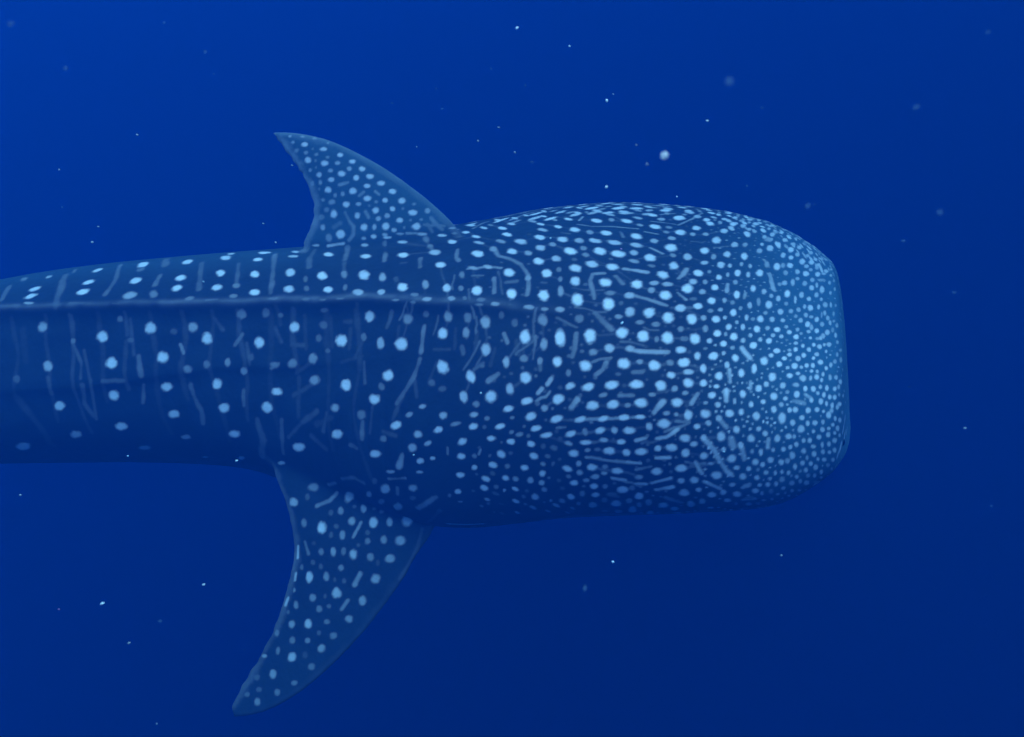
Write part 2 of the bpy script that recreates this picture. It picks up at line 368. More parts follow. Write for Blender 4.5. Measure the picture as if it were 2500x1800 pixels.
# ---- pigment: every white spot and worm line of the hide, in millimetres on the skin
SPOTS = [
    (-85,-1011,157,35,-16,8,0,-5,-20,100), (-4,-1049,162,32,-13,7,0,-4,-23,100), (78,-1082,169,29,-12,-5,-8,-1,-24,100), (-3,-1041,201,21,-7,10,4,-6,-14,43), (29,-1056,198,29,-10,13,4,-5,-15,49),
    (135,-1096,216,42,-13,19,5,-6,-20,100), (233,-1128,240,41,-11,18,6,-7,-24,100), (289,-1144,257,19,-5,8,7,-8,-27,49), (225,-1132,199,30,-11,-6,-5,0,-18,63), (292,-1153,215,44,-14,7,0,-3,-20,100),
    (363,-1173,236,35,-10,6,0,-3,-19,80), (428,-1193,239,31,-9,5,1,-3,-21,100), (-43,-1041,99,32,-15,-5,-9,1,-30,100), (89,-1091,119,31,-11,-6,-8,1,-27,100), (246,-1143,158,38,-12,7,1,-2,-29,100),
    (300,-1159,183,23,-7,4,0,-1,-16,54), (338,-1170,192,23,-7,4,0,-1,-16,32), (383,-1184,194,45,-13,7,1,-2,-30,100), (450,-1204,197,28,-7,4,1,-2,-31,99), (142,-1109,128,23,-8,-5,-5,1,-17,32),
    (167,-1115,170,28,-11,-6,-7,0,-22,29), (126,-1100,168,19,-8,-4,-8,0,-26,22), (-154,-994,65,20,-10,-3,-6,1,-19,36), (-91,-1022,82,12,-5,-2,-5,1,-16,27), (-78,-1031,44,32,-14,-5,-8,2,-26,100),
    (-19,-1055,52,21,-8,5,0,-1,-23,40), (51,-1081,58,29,-10,-6,-8,2,-26,100), (125,-1105,90,22,-7,-5,-6,1,-19,54), (165,-1118,98,11,-4,-3,-6,2,-20,27), (221,-1136,86,35,-11,-9,-7,3,-25,100),
    (266,-1150,117,21,-7,4,1,0,-25,68), (320,-1166,110,39,-11,6,1,0,-29,100), (369,-1181,119,23,-7,4,1,0,-21,45), (419,-1194,109,45,-13,7,1,1,-28,100), (272,-1151,76,25,-7,4,1,1,-24,63),
    (367,-1179,90,23,-7,4,1,1,-17,63), (-156,-998,13,23,-10,6,0,-2,-22,90), (-80,-1032,4,23,-10,-4,-6,2,-20,22), (123,-1104,46,27,-9,5,0,1,-29,100), (-109,-1020,-28,32,-13,-6,-8,3,-25,100),
    (-27,-1053,-6,26,-9,-5,-7,4,-25,100), (15,-1067,-2,22,-7,-5,-6,3,-22,59), (75,-1087,4,23,-7,4,0,3,-31,72), (121,-1100,0,23,-7,4,0,3,-26,72), (251,-1139,21,32,-9,6,1,5,-27,100),
    (299,-1155,43,24,-7,4,1,3,-21,59), (333,-1167,66,35,-10,6,1,2,-24,68), (228,-1136,50,19,-5,-5,-5,3,-20,40), (329,-1158,17,33,-9,6,1,7,-29,100), (373,-1170,24,21,-6,3,1,6,-24,45),
    (443,-1184,15,41,-11,7,2,11,-36,100), (479,-1196,31,21,-5,3,2,8,-28,36), (-117,-1015,-74,32,-11,-7,-8,6,-26,100), (-65,-1035,-59,21,-7,-5,-7,5,-23,36), (14,-1061,-53,26,-6,-7,-5,5,-21,99),
    (132,-1096,-35,21,-4,-7,-6,7,-24,54), (290,-1146,10,14,-4,2,0,3,-13,32), (204,-1119,-16,21,-4,-7,-5,7,-23,18), (286,-1133,-33,24,-7,4,2,13,-38,45), (339,-1145,-31,32,-9,5,2,11,-29,90),
    (402,-1163,-18,41,-11,7,2,11,-27,27), (96,-1075,-82,28,-3,-10,-8,14,-35,90), (240,-1114,-58,28,-1,-11,-7,15,-35,99), (16,-1044,-121,29,-2,-11,-5,9,-22,100), (-104,-1008,-135,21,-5,-6,-5,6,-17,68),
    (-99,-1002,-158,14,-5,3,0,7,-19,27), (206,-1093,-91,25,0,-11,-5,14,-27,54), (184,-1070,-126,32,5,-16,-3,13,-22,72), (88,-1041,-154,30,5,-15,-4,14,-24,63), (332,-1107,-102,34,-8,5,3,26,-40,72),
    (424,-1138,-76,39,-10,6,4,28,-46,90), (274,-1100,-99,18,-5,3,1,15,-26,40), (376,-1139,-59,24,-6,4,2,18,-35,32), (473,-1162,-49,24,-6,4,3,20,-36,54), (251,-1071,-139,22,6,-13,-3,16,-22,45),
    (150,-1033,-176,23,9,-15,-2,14,-18,45), (22,-1005,-200,24,7,-14,-3,13,-19,72), (495,-1112,-122,30,-6,4,8,60,-66,90), (440,-1084,-146,30,-7,4,4,35,-36,54), (232,-1034,-183,25,16,-20,-1,14,-16,36),
    (385,-1077,-149,31,-6,4,2,21,-23,27), (-67,-1028,-95,29,-8,-8,-4,5,-16,22), (-32,-1045,-69,10,-3,-2,-5,5,-19,72), (48,-1061,-90,18,-2,-6,-5,8,-21,27), (61,-1074,-53,17,-3,-5,-5,6,-19,22),
    (160,-1082,-95,12,-3,2,1,9,-20,63), (989,207,717,24,16,-5,-10,-63,9,90), (1061,327,688,43,64,-20,-14,-79,18,80), (1066,196,706,33,31,-10,-11,-62,9,80), (1002,116,724,30,18,-6,-9,-55,5,80),
    (1032,46,722,34,21,-7,-12,-74,5,95), (1093,156,703,30,28,-9,-10,-55,7,60), (1147,238,682,37,45,-15,-13,-67,12,80), (1129,155,695,20,19,-6,-9,-49,6,60), (1162,158,687,34,29,-10,-15,-79,10,85),
    (1203,290,662,24,34,-11,-11,-53,11,80), (1081,52,712,30,22,-7,-13,-76,5,75), (1102,16,708,23,17,-6,-9,-51,3,70), (1185,117,686,23,20,-7,0,12,12,95), (1224,203,668,22,31,-10,-10,-48,8,60),
    (1254,223,655,24,42,-14,0,9,9,80), (1217,115,677,22,28,-9,-10,-53,5,70), (1249,125,664,26,35,-12,-12,-57,7,75), (1286,146,648,35,50,-17,-16,-75,10,85), (1217,28,678,31,35,-12,-14,-69,5,80),
    (1162,-60,696,24,18,-6,-11,-59,2,70), (1322,142,633,27,38,-13,0,11,11,70), (1273,13,656,33,36,-12,-14,-69,5,85), (1192,-66,686,24,23,-8,-10,-50,2,60), (1125,-6,703,23,14,-5,-10,-54,3,60),
    (1310,-3,642,31,35,-12,-11,-52,4,70), (1338,-15,629,33,45,-16,-15,-69,5,80), (1277,-110,652,34,31,-11,-16,-78,3,95), (1219,-100,674,29,27,-10,-14,-72,2,85), (1128,-178,701,18,10,-4,-8,-43,0,70),
    (1399,6,596,33,46,-16,-16,-69,7,70), (1302,-142,640,27,30,-11,-13,-63,2,70), (1365,-76,610,26,33,-12,-12,-56,3,65), (1216,-229,667,27,24,-8,-13,-65,0,75), (1254,-221,654,27,23,-8,-12,-58,0,85),
    (1311,-205,629,37,44,-16,-16,-75,1,90), (1368,-147,604,33,38,-14,-15,-68,2,85), (1406,-68,590,26,35,-13,-11,-49,3,80), (1448,2,567,30,52,-19,0,12,12,75), (1406,-130,585,29,39,-14,-12,-53,3,80),
    (1323,-239,619,29,33,-12,-11,-50,0,70), (1384,-190,592,29,34,-13,-9,-40,1,60), (1228,-326,655,31,24,-9,-13,-64,-1,90), (1190,-356,666,23,18,-7,-12,-58,-1,50), (1253,-371,640,28,27,-10,-12,-58,-1,70),
    (1299,-338,620,37,41,-15,-15,-67,0,90), (1371,-267,591,34,39,-15,-14,-60,1,90), (1340,-256,608,23,24,-9,-10,-45,0,60), (1440,-144,560,33,47,-18,-14,-58,3,80), (1414,-206,570,31,43,-16,-9,-36,1,70),
    (1188,-431,659,26,19,-7,-11,-54,-2,50), (1238,-446,638,22,20,-8,-8,-38,-2,60), (1268,-458,620,29,29,-11,-12,-56,-2,60), (1322,-372,604,24,23,-9,-11,-48,-1,65), (1161,-539,654,26,17,-6,-9,-44,-4,70),
    (1134,-567,659,19,12,-5,-6,-32,-3,50), (1204,-508,644,22,16,-6,-15,-73,-5,65), (1298,-466,603,26,24,-9,-13,-59,-3,80), (1335,-408,593,16,16,-6,-13,-60,-1,70), (1356,-422,578,28,33,-13,-19,-83,-2,80),
    (1427,-272,553,20,24,-9,-12,-49,1,60), (1459,-163,546,19,24,-9,-10,-42,2,60), (1464,-208,537,19,31,-12,-10,-42,2,50), (1487,-57,536,21,34,-13,-11,-43,4,60), (1227,-588,619,25,23,-9,-11,-52,-6,75),
    (1309,-516,590,23,21,-8,-11,-50,-3,70), (1260,-588,601,23,19,-8,-9,-42,-4,75), (1328,-532,576,19,20,-8,-8,-34,-2,70), (1403,-391,551,17,19,-7,-12,-51,0,60), (1157,-626,640,28,16,-6,-11,-59,-8,100),
    (1076,-688,654,18,10,-4,-6,-31,-6,60), (1106,-690,644,21,11,-4,-8,-43,-7,75), (1136,-711,628,19,10,-4,-6,-31,-6,50), (1186,-655,624,13,9,-4,-12,-60,-9,75), (1223,-675,600,17,14,-6,-7,-37,-6,70),
    (1251,-662,589,27,20,-8,-10,-50,-7,85), (1297,-617,576,18,16,-6,-10,-46,-5,70), (1339,-561,562,28,31,-12,-11,-50,-4,70), (1375,-519,547,12,12,-5,-11,-50,-3,65), (1443,-311,537,16,25,-10,-12,-49,1,60),
    (1321,-636,556,19,19,-8,-10,-45,-5,65), (1402,-499,533,14,19,-8,-8,-34,-1,50), (1329,-662,543,20,20,-8,-9,-40,-5,65), (1266,-727,564,22,17,-7,-8,-39,-7,80), (1217,-734,587,21,15,-6,-6,-32,-6,65),
    (1241,-728,576,22,15,-6,-4,-21,-4,60), (1299,-672,561,10,9,-4,-11,-51,-7,50), (1164,-779,600,18,11,-5,-5,-26,-6,50), (1183,-791,587,22,15,-6,-6,-33,-8,75), (1213,-792,570,24,16,-7,-7,-35,-8,93),
    (1250,-807,547,22,15,-6,-6,-32,-8,97), (1287,-740,548,22,19,-8,-7,-33,-7,62), (1333,-689,532,15,13,-6,-8,-39,-6,72), (1369,-671,513,19,24,-10,-9,-40,-5,52), (1358,-655,526,15,14,-6,-5,-24,-3,51),
    (1371,-593,534,12,11,-5,-10,-45,-4,45), (1228,-800,560,17,11,-4,-7,-38,-9,63), (1208,-838,556,21,13,-6,-4,-20,-6,76), (1157,-859,575,19,11,-5,-4,-24,-7,64), (1170,-872,563,17,11,-5,-3,-17,-5,60),
    (1304,-770,525,27,24,-10,-7,-36,-8,81), (1345,-753,504,15,15,-7,-7,-34,-7,66), (1275,-817,528,23,19,-8,-7,-33,-9,67), (1336,-730,518,16,13,-5,-8,-36,-7,43), (1023,-908,602,21,8,-3,-4,-27,-10,63),
    (1066,-899,592,28,11,-5,-5,-29,-10,100), (1116,-893,578,23,9,-4,-4,-25,-8,87), (1108,-868,590,17,7,-3,-4,-21,-6,63), (1042,-937,584,19,7,-3,-3,-20,-8,72), (1077,-930,575,19,7,-3,-3,-20,-8,83),
    (1143,-905,562,25,14,-6,-4,-24,-9,100), (1210,-870,543,17,9,-4,-3,-19,-6,90), (1029,-821,632,22,9,-4,-4,-26,-7,50), (969,-875,628,17,3,-1,-3,-22,-7,40), (1099,-834,605,21,9,-4,-4,-23,-7,70),
    (1463,207,554,22,0,0,0,13,13,50), (1441,230,564,22,0,0,-16,-66,15,50), (1393,115,599,32,57,-20,0,13,13,40), (1404,266,583,29,0,0,0,17,17,60), (1356,145,620,29,48,-17,-13,-57,9,50),
    (1356,265,607,22,0,0,0,13,13,50), (1323,356,606,29,0,0,0,18,18,50), (1339,285,612,25,0,0,0,15,15,60), (1242,310,648,44,76,-25,-14,-69,15,50), (1281,369,622,22,0,0,0,13,13,50),
    (1107,315,681,24,38,-12,-10,-53,11,50), (1146,339,666,33,58,-19,-12,-63,14,70), (1176,313,664,26,45,-15,0,10,10,60), (1259,-841,529,22,17,-7,-5,-26,-8,79), (1242,-855,533,19,12,-5,-4,-22,-7,56),
    (1297,-841,501,27,22,-10,-6,-28,-8,81), (1271,-864,509,17,13,-6,-4,-20,-7,82), (1245,-893,514,24,17,-8,-5,-27,-10,94), (1219,-900,525,18,10,-4,-4,-22,-8,93), (1192,-936,522,20,11,-5,-4,-24,-10,90),
    (1166,-934,536,16,10,-4,-3,-19,-8,94), (1131,-970,537,21,10,-5,-3,-21,-10,100), (1136,-939,550,20,10,-4,-3,-18,-7,81), (1102,-985,540,15,6,-3,-2,-14,-6,72), (1099,-1006,530,21,8,-3,-3,-18,-9,92),
    (1134,-1007,514,24,12,-5,-4,-25,-13,88), (1162,-979,514,24,13,-6,-4,-24,-12,100), (1205,-969,498,16,8,-4,-3,-18,-8,100), (1224,-942,502,21,13,-6,-3,-19,-8,86), (1273,-894,493,13,11,-5,-4,-19,-7,85),
    (1235,-969,479,28,19,-9,-4,-24,-12,100), (1197,-1003,481,19,9,-4,-3,-21,-12,98), (1169,-1017,488,20,10,-4,-3,-19,-11,98), (1144,-1036,489,16,8,-4,-2,-15,-9,92), (1113,-1046,499,28,12,-5,-3,-23,-14,100),
    (1082,-1064,500,16,5,-2,-2,-13,-9,79), (1259,-975,456,17,13,-6,-3,-20,-11,100), (1285,-944,456,17,12,-5,-4,-23,-11,78), (1309,-913,457,18,15,-7,-4,-21,-9,57), (1346,-789,488,18,21,-9,-5,-24,-6,57),
    (1328,-865,466,17,18,-8,-5,-27,-10,61), (1348,-861,441,19,30,-14,-6,-31,-12,57), (1356,-811,462,21,32,-14,-4,-21,-6,48), (1074,-1030,524,21,6,-3,-3,-17,-10,100), (1048,-1060,513,24,7,-3,-3,-22,-14,100),
    (1020,-1034,539,21,6,-3,-3,-18,-10,93), (1124,-1068,477,22,10,-5,-2,-13,-9,95), (1187,-1030,469,17,8,-4,-2,-14,-9,94), (1213,-1018,461,15,9,-4,-2,-15,-9,80), (1239,-1011,446,17,12,-5,-3,-20,-13,88),
    (1179,-1059,452,14,7,-3,-3,-19,-14,83), (1208,-1040,448,23,13,-6,-3,-22,-15,100), (1229,-1037,434,15,10,-5,-2,-16,-12,91), (1144,-1075,459,30,14,-7,-3,-23,-17,90), (1087,-1090,478,28,10,-5,-2,-18,-14,100),
    (1110,-1111,448,31,13,-6,-2,-15,-13,71), (1151,-1105,428,19,8,-4,-2,-17,-16,100), (1186,-1089,420,24,11,-6,-2,-19,-17,100), (1219,-1065,416,17,10,-5,-2,-14,-12,86), (1251,-1047,403,18,12,-6,-2,-18,-15,100),
    (1290,-1023,388,18,16,-8,-2,-14,-12,100), (1272,-999,427,18,12,-6,-4,-25,-16,69), (1303,-976,416,19,18,-9,-3,-18,-12,76), (1327,-962,390,23,33,-16,-3,-17,-14,84), (1313,-994,382,16,19,-9,-2,-16,-14,72),
    (1233,-1078,388,18,12,-6,-2,-17,-18,100), (1205,-1092,402,16,9,-5,-1,-12,-12,89), (1261,-1066,372,15,10,-5,-2,-13,-15,100), (1287,-1049,362,20,18,-9,-1,-13,-15,98), (1345,-961,326,21,41,-20,0,-8,-13,75),
    (1313,-1015,357,15,19,-9,-1,-10,-12,60), (1217,-1105,372,21,13,-6,-1,-15,-19,100), (1174,-1125,388,19,9,-4,-1,-13,-16,100), (1244,-1093,356,15,10,-5,-1,-12,-17,100), (1271,-1078,341,17,13,-6,-1,-13,-20,100),
    (1314,-1032,324,27,39,-19,0,-8,-15,100), (1300,-1055,322,19,21,-11,0,-10,-18,86), (1338,-1002,271,21,41,-21,1,-2,-16,64), (1110,-1138,419,26,11,-5,-2,-19,-21,100), (1061,-1165,415,20,6,-3,-1,-13,-15,100),
    (1071,-1146,433,16,5,-2,-1,-11,-11,59), (1043,-1184,398,20,5,-2,-1,-11,-16,78), (1101,-1178,372,24,9,-4,-1,-13,-20,100), (1077,-1187,375,17,5,-3,-1,-10,-16,100), (1157,-1156,358,22,9,-5,-1,-12,-19,100),
    (1197,-1135,351,23,13,-7,-1,-11,-17,100), (1228,-1119,335,17,11,-6,0,-7,-13,96), (1253,-1109,314,24,16,-8,0,-11,-24,100), (1269,-1091,324,19,14,-7,0,-10,-18,80), (1288,-1086,286,18,19,-10,1,-6,-20,100),
    (1320,-1046,258,25,44,-23,2,-1,-23,100), (1378,-916,199,19,0,0,4,7,-24,91), (1129,-1181,339,24,10,-5,0,-8,-17,98), (1188,-1162,306,27,15,-8,0,-7,-19,100), (1155,-1179,314,17,7,-4,0,-7,-19,100),
    (1226,-1138,298,20,13,-7,1,-7,-20,83), (1090,-1205,330,22,8,-4,0,-9,-22,100), (1126,-1199,299,28,12,-6,1,-8,-26,100), (1182,-1176,277,17,10,-5,1,-3,-16,100), (1225,-1147,269,21,14,-8,1,-4,-20,100),
    (1255,-1125,262,19,13,-7,1,-2,-13,100), (1275,-1106,269,19,17,-9,1,-3,-15,100), (1307,-1073,236,23,33,-17,3,1,-25,100), (1363,-961,171,17,0,0,5,11,-24,100), (1290,-1097,227,19,21,-11,2,0,-16,100),
    (1255,-1130,237,23,17,-9,2,-2,-24,100), (1210,-1163,244,24,16,-8,2,-2,-21,100), (1327,-1041,187,22,40,-21,4,7,-21,88), (1398,-875,95,18,0,0,9,23,-32,100), (1435,-776,67,15,0,0,6,15,-25,86),
    (1370,-942,185,11,0,0,3,6,-15,84), (1074,-1227,281,25,8,-4,1,-5,-23,100), (1097,-1219,276,15,6,-3,1,-4,-17,88), (1168,-1190,244,21,11,-6,2,-2,-23,100), (1140,-1204,251,17,7,-4,2,-3,-21,89),
    (1295,-1094,192,31,39,-21,3,3,-24,100), (1264,-1126,193,20,18,-10,3,2,-25,100), (1229,-1153,204,17,13,-7,3,1,-26,100), (1109,-1220,242,21,9,-5,2,-2,-22,100), (1085,-1231,236,17,6,-3,1,-2,-18,100),
    (1187,-1182,212,25,15,-8,2,0,-19,99), (1144,-1207,206,23,12,-6,3,0,-26,100), (1195,-1178,176,24,16,-9,3,2,-27,100), (1237,-1148,169,19,15,-8,3,2,-22,90), (1355,-984,101,21,0,0,9,21,-35,99),
    (1303,-1084,142,26,37,-21,5,7,-26,100), (1273,-1118,151,21,21,-12,3,4,-20,100), (1250,-1136,127,24,21,-12,3,4,-20,100), (1302,-1080,95,24,35,-20,5,11,-24,90), (1095,-1229,198,25,10,-6,3,0,-32,100),
    (1056,-1241,232,21,6,-3,2,-2,-21,100), (1013,-1251,234,16,3,-2,1,-1,-16,90), (1027,-1241,280,25,5,-3,1,-6,-28,100), (977,-1245,304,22,3,-2,1,-6,-22,100), (1052,-1244,177,23,7,-4,3,1,-28,100),
    (1077,-1237,179,21,7,-4,2,1,-25,81), (1145,-1207,152,20,11,-6,3,2,-23,100), (1184,-1184,136,20,13,-7,3,3,-22,100), (1212,-1162,107,23,17,-10,5,8,-30,100), (1217,-1163,145,16,12,-7,3,3,-20,100),
    (1163,-1197,171,14,8,-4,3,2,-23,72), (1166,-1193,112,20,13,-7,4,6,-28,100), (1247,-1125,64,18,19,-11,7,18,-32,99), (1215,-1148,61,17,16,-9,6,14,-28,72), (1182,-1176,76,21,16,-9,5,10,-26,54),
    (1128,-1209,90,19,11,-6,3,6,-21,90), (1088,-1231,122,15,6,-3,3,3,-23,100), (1059,-1241,131,13,4,-2,2,2,-20,99), (1031,-1249,131,14,3,-2,3,2,-25,100), (993,-1257,137,22,4,-2,2,1,-20,90),
    (976,-1260,174,18,2,-1,2,0,-23,100), (945,-1264,188,26,3,-2,2,0,-29,100), (1006,-1255,193,24,4,-2,2,0,-25,100), (959,-1262,153,15,2,-1,2,1,-17,54), (922,-1266,159,20,1,-1,2,1,-22,99),
    (902,-1265,124,27,0,0,3,3,-32,100), (959,-1259,116,23,3,-2,3,3,-24,100), (1008,-1246,76,21,4,-3,4,7,-27,100), (1042,-1238,75,15,5,-3,4,7,-25,100), (974,-1251,77,17,2,-1,3,5,-20,99),
    (1065,-1235,93,24,8,-5,4,6,-28,72), (1012,-1250,106,18,4,-2,2,3,-21,81), (1112,-1210,62,25,14,-8,5,11,-28,72), (1149,-1190,59,18,12,-7,6,13,-30,68), (1184,-1158,33,29,27,-16,9,24,-37,76),
    (1077,-1217,44,18,7,-4,3,8,-20,72), (1122,-1185,13,18,14,-8,6,17,-26,68), (1160,-1152,-5,21,24,-14,7,20,-23,54), (1060,-1209,11,19,9,-5,4,11,-19,72), (1093,-1196,9,13,7,-4,4,12,-20,54),
    (1116,-1167,-21,17,15,-9,6,18,-21,54), (1027,-1229,35,21,6,-4,5,13,-31,45), (1042,-1197,-19,14,7,-4,5,15,-20,63), (991,-1233,29,15,3,-2,4,12,-26,72), (961,-1243,47,28,4,-2,4,11,-29,100),
    (1009,-1204,-20,21,6,-4,4,13,-18,72), (891,-1241,30,31,0,0,5,15,-35,100), (951,-1190,-47,26,5,-3,7,27,-31,63), (1011,-1124,-104,25,20,-12,8,32,-26,54), (859,-1219,-13,27,0,0,4,15,-25,90),
    (835,-1244,40,24,-1,1,4,11,-32,99), (866,-1257,83,26,-1,1,2,5,-22,81), (923,-1256,77,32,2,-1,3,6,-22,68), (875,-1266,164,24,-1,1,2,0,-20,90), (1089,-1173,-30,12,9,-5,4,12,-14,54),
    (1250,-1079,-11,51,75,-44,12,38,-36,45), (1240,-1085,-15,23,36,-21,0,9,9,54), (1277,-1104,84,23,27,-15,5,12,-24,54), (1311,-1048,35,19,31,-18,9,25,-27,54), (1336,-1023,88,19,0,0,9,21,-33,63),
    (1400,-865,-15,13,0,0,0,8,8,54), (1259,-1093,20,19,27,-16,7,20,-22,63), (1140,-1207,115,14,7,-4,2,3,-15,54), (1113,-1222,144,18,8,-5,3,3,-29,99), (1102,-1223,104,12,6,-3,2,3,-15,54),
    (899,-1202,-37,15,1,-1,6,21,-28,36), (991,-1187,-46,21,5,-3,6,23,-27,36), (-1059,343,1062,16,-3,1,0,-5,-10,65), (-997,333,1063,22,-3,1,0,-6,-9,43), (-939,321,1057,26,-1,0,1,-11,-8,36),
    (-873,302,1041,13,0,0,0,-7,-8,49), (-1100,348,1040,12,-5,1,-1,1,-10,43), (-1045,331,1036,16,-4,1,0,-4,-14,49), (-988,316,1030,29,-6,2,0,-7,-20,100), (-896,292,1014,35,-6,2,0,-7,-18,91),
    (-814,269,991,28,-4,1,0,-7,-18,98), (-1030,318,1000,25,-7,2,-1,-4,-21,36), (-982,304,993,22,-5,1,-1,-4,-16,49), (-947,301,1013,11,-2,1,0,-3,-10,29), (-931,290,988,24,-5,1,0,-4,-14,43),
    (-876,275,979,20,-4,1,0,-5,-14,36), (-973,293,960,29,-8,2,-1,-6,-27,100), (-935,283,960,13,-3,1,0,-4,-14,29), (-890,270,951,36,-8,2,-1,-7,-24,100), (-827,258,956,26,-5,1,0,-6,-17,62),
    (-756,249,965,33,-4,1,0,-7,-18,98), (-709,230,936,30,-4,1,0,-9,-22,91), (-771,239,933,22,-4,1,0,-7,-18,62), (-864,255,919,29,-7,2,0,-5,-17,62), (-964,282,913,16,-5,1,-1,-3,-19,49),
    (-934,276,929,11,-3,1,-1,-3,-15,29), (-807,238,910,37,-8,2,0,-8,-24,100), (-919,264,897,28,-8,2,-1,-5,-23,85), (-860,242,879,31,-8,2,-1,-5,-21,85), (-738,219,894,26,-5,1,0,-8,-24,98),
    (-673,212,904,35,-4,1,0,-8,-22,91), (-916,255,861,18,-6,2,-1,-5,-23,49), (-957,268,851,19,-8,2,-1,-4,-26,43), (-618,193,876,35,-4,1,0,-8,-20,100), (-687,199,861,31,-5,1,0,-6,-18,91),
    (-878,235,830,34,-10,3,-1,-6,-29,100), (-755,204,835,35,-7,2,-1,-8,-26,100), (-564,173,842,34,-4,1,0,-9,-22,100), (-922,250,830,14,-5,1,0,-2,-13,29), (-842,220,810,18,-5,2,-1,-5,-21,43),
    (-806,211,818,20,-5,2,-1,-6,-23,55), (-685,180,805,35,-6,2,0,-8,-24,100), (-601,163,802,26,-4,1,0,-8,-22,98), (-643,167,793,20,-3,1,0,-5,-14,43), (-519,151,803,34,-4,1,0,-9,-24,100),
    (-905,234,781,21,-7,2,-1,-4,-19,43), (-859,216,776,32,-10,3,-1,-6,-23,49), (-789,194,772,36,-9,3,-1,-8,-27,100), (-729,181,778,26,-6,2,0,-5,-16,68), (-676,168,774,15,-3,1,0,-3,-10,29),
    (-646,155,754,33,-6,2,0,-9,-28,100), (-564,144,765,26,-4,1,0,-8,-22,100), (-515,138,769,15,-2,1,0,-5,-14,29), (-462,140,790,19,-2,1,0,-5,-12,36), (-852,199,723,34,-11,3,-1,-11,-39,100),
    (-888,216,738,27,-9,3,-1,-6,-25,36), (-918,217,701,35,-14,5,-1,-8,-25,29), (-736,166,726,29,-7,2,-1,-8,-29,91), (-591,138,734,28,-5,1,0,-7,-22,68), (-633,141,718,24,-4,1,0,-7,-22,68),
    (-468,126,753,41,-4,1,0,-9,-24,100), (-398,123,762,26,-1,0,0,-9,-21,55), (-531,122,717,30,-4,1,0,-8,-22,100), (-479,115,719,17,-2,1,0,-4,-10,36), (-428,110,724,17,-2,1,0,-4,-10,43),
    (-909,199,656,25,-9,3,-1,-9,-27,62), (-704,143,676,31,-7,2,-1,-10,-31,100), (-653,132,680,20,-4,1,0,-9,-28,75), (-598,123,686,37,-7,2,0,-11,-34,100), (-559,111,672,26,-4,1,0,-6,-18,75),
    (-452,101,693,41,-5,2,0,-10,-28,100), (-509,107,685,13,-2,1,0,-4,-12,36), (-820,161,633,41,-11,4,-1,-11,-37,100), (-880,173,610,32,-10,3,-1,-11,-37,43), (-658,120,636,26,-5,2,0,-6,-18,100),
    (-603,112,648,24,-4,1,0,-5,-16,68), (-706,128,625,24,-5,2,0,-5,-16,62), (-915,-532,-357,48,-13,8,1,-19,-30,45), (-1011,-548,-427,42,-15,9,1,-24,-31,67), (-943,-552,-396,24,-6,4,1,-21,-25,20),
    (-740,-610,-355,44,-28,17,-5,18,-57,73), (-640,-696,-296,28,-22,13,-4,21,-45,61), (-558,-760,-231,40,-28,16,-3,10,-49,78), (-428,-846,-176,40,-25,15,-1,4,-34,67), (-606,-736,-205,24,-14,8,-2,3,-34,20),
    (-584,-715,-323,31,-25,15,-4,24,-42,39), (-675,-639,-406,26,-6,3,0,-12,-30,61), (-506,-758,-324,41,-35,21,-5,37,-59,67), (-431,-835,-233,29,-19,11,-1,7,-26,22), (-782,-626,-424,26,-4,3,1,-21,-25,45),
    (-719,-625,-403,20,-4,2,0,-8,-14,20), (-590,-666,-405,24,-10,6,-1,4,-21,28), (-827,-624,-437,20,-4,2,1,-17,-20,20), (-625,-653,-398,20,-8,5,-1,3,-19,20), (-955,-623,-491,27,-8,5,2,-25,-30,39),
    (-868,-660,-494,40,-9,6,2,-34,-39,95), (-728,-665,-455,33,-5,3,1,-23,-27,61), (-629,-681,-453,36,-4,2,1,-30,-37,95), (-554,-688,-450,26,-2,1,1,-21,-33,67), (-473,-698,-431,44,-14,9,-1,-6,-49,89),
    (-800,-669,-481,23,-4,3,1,-15,-17,20), (-823,-690,-513,20,-4,2,1,-19,-22,20), (-771,-700,-508,26,-4,3,2,-26,-30,50), (-654,-708,-490,19,-2,1,1,-14,-17,20), (-653,-733,-520,26,-2,2,1,-18,-22,38),
    (-580,-734,-510,29,-2,1,1,-23,-28,50), (-503,-740,-511,43,-1,1,1,-25,-32,63), (-904,-698,-554,20,-5,3,1,-13,-14,11), (-867,-732,-577,25,-5,4,1,-21,-24,34), (-810,-743,-569,25,-4,3,2,-27,-31,54),
    (-762,-749,-562,21,-3,2,1,-23,-26,32), (-717,-765,-570,36,-4,3,2,-29,-34,76), (-638,-780,-573,32,-2,2,1,-22,-27,40), (-549,-789,-576,40,-1,1,1,-24,-31,54), (-695,-740,-536,19,-2,1,1,-12,-14,16),
    (-903,-756,-618,20,-5,3,1,-15,-16,20), (-864,-776,-626,20,-4,3,1,-17,-19,20), (-770,-797,-619,26,-4,2,1,-19,-21,40), (-956,-756,-644,17,-5,3,1,-18,-18,27), (-604,-799,-592,16,-1,1,1,-18,-22,11),
    (-917,-798,-670,30,-7,5,3,-35,-37,76), (-837,-813,-657,25,-4,3,2,-26,-29,45), (-798,-827,-662,16,-2,2,1,-14,-16,16), (-755,-837,-663,19,-2,2,1,-14,-17,20), (-612,-842,-647,38,-1,1,1,-25,-32,59),
    (-896,-865,-735,30,-6,4,2,-23,-25,45), (-787,-868,-706,42,-5,4,2,-28,-33,72), (-839,-870,-722,16,-2,2,1,-15,-16,16), (-669,-899,-725,33,-1,1,1,-25,-32,54), (-973,-871,-769,22,-5,4,2,-25,-24,40),
    (-864,-903,-767,26,-4,3,1,-19,-21,36), (-819,-901,-754,21,-3,2,1,-13,-15,25), (-985,-821,-725,10,-3,2,1,-16,-15,45), (-988,-927,-834,30,-7,5,2,-25,-26,54), (-911,-940,-821,32,-5,4,2,-25,-27,76),
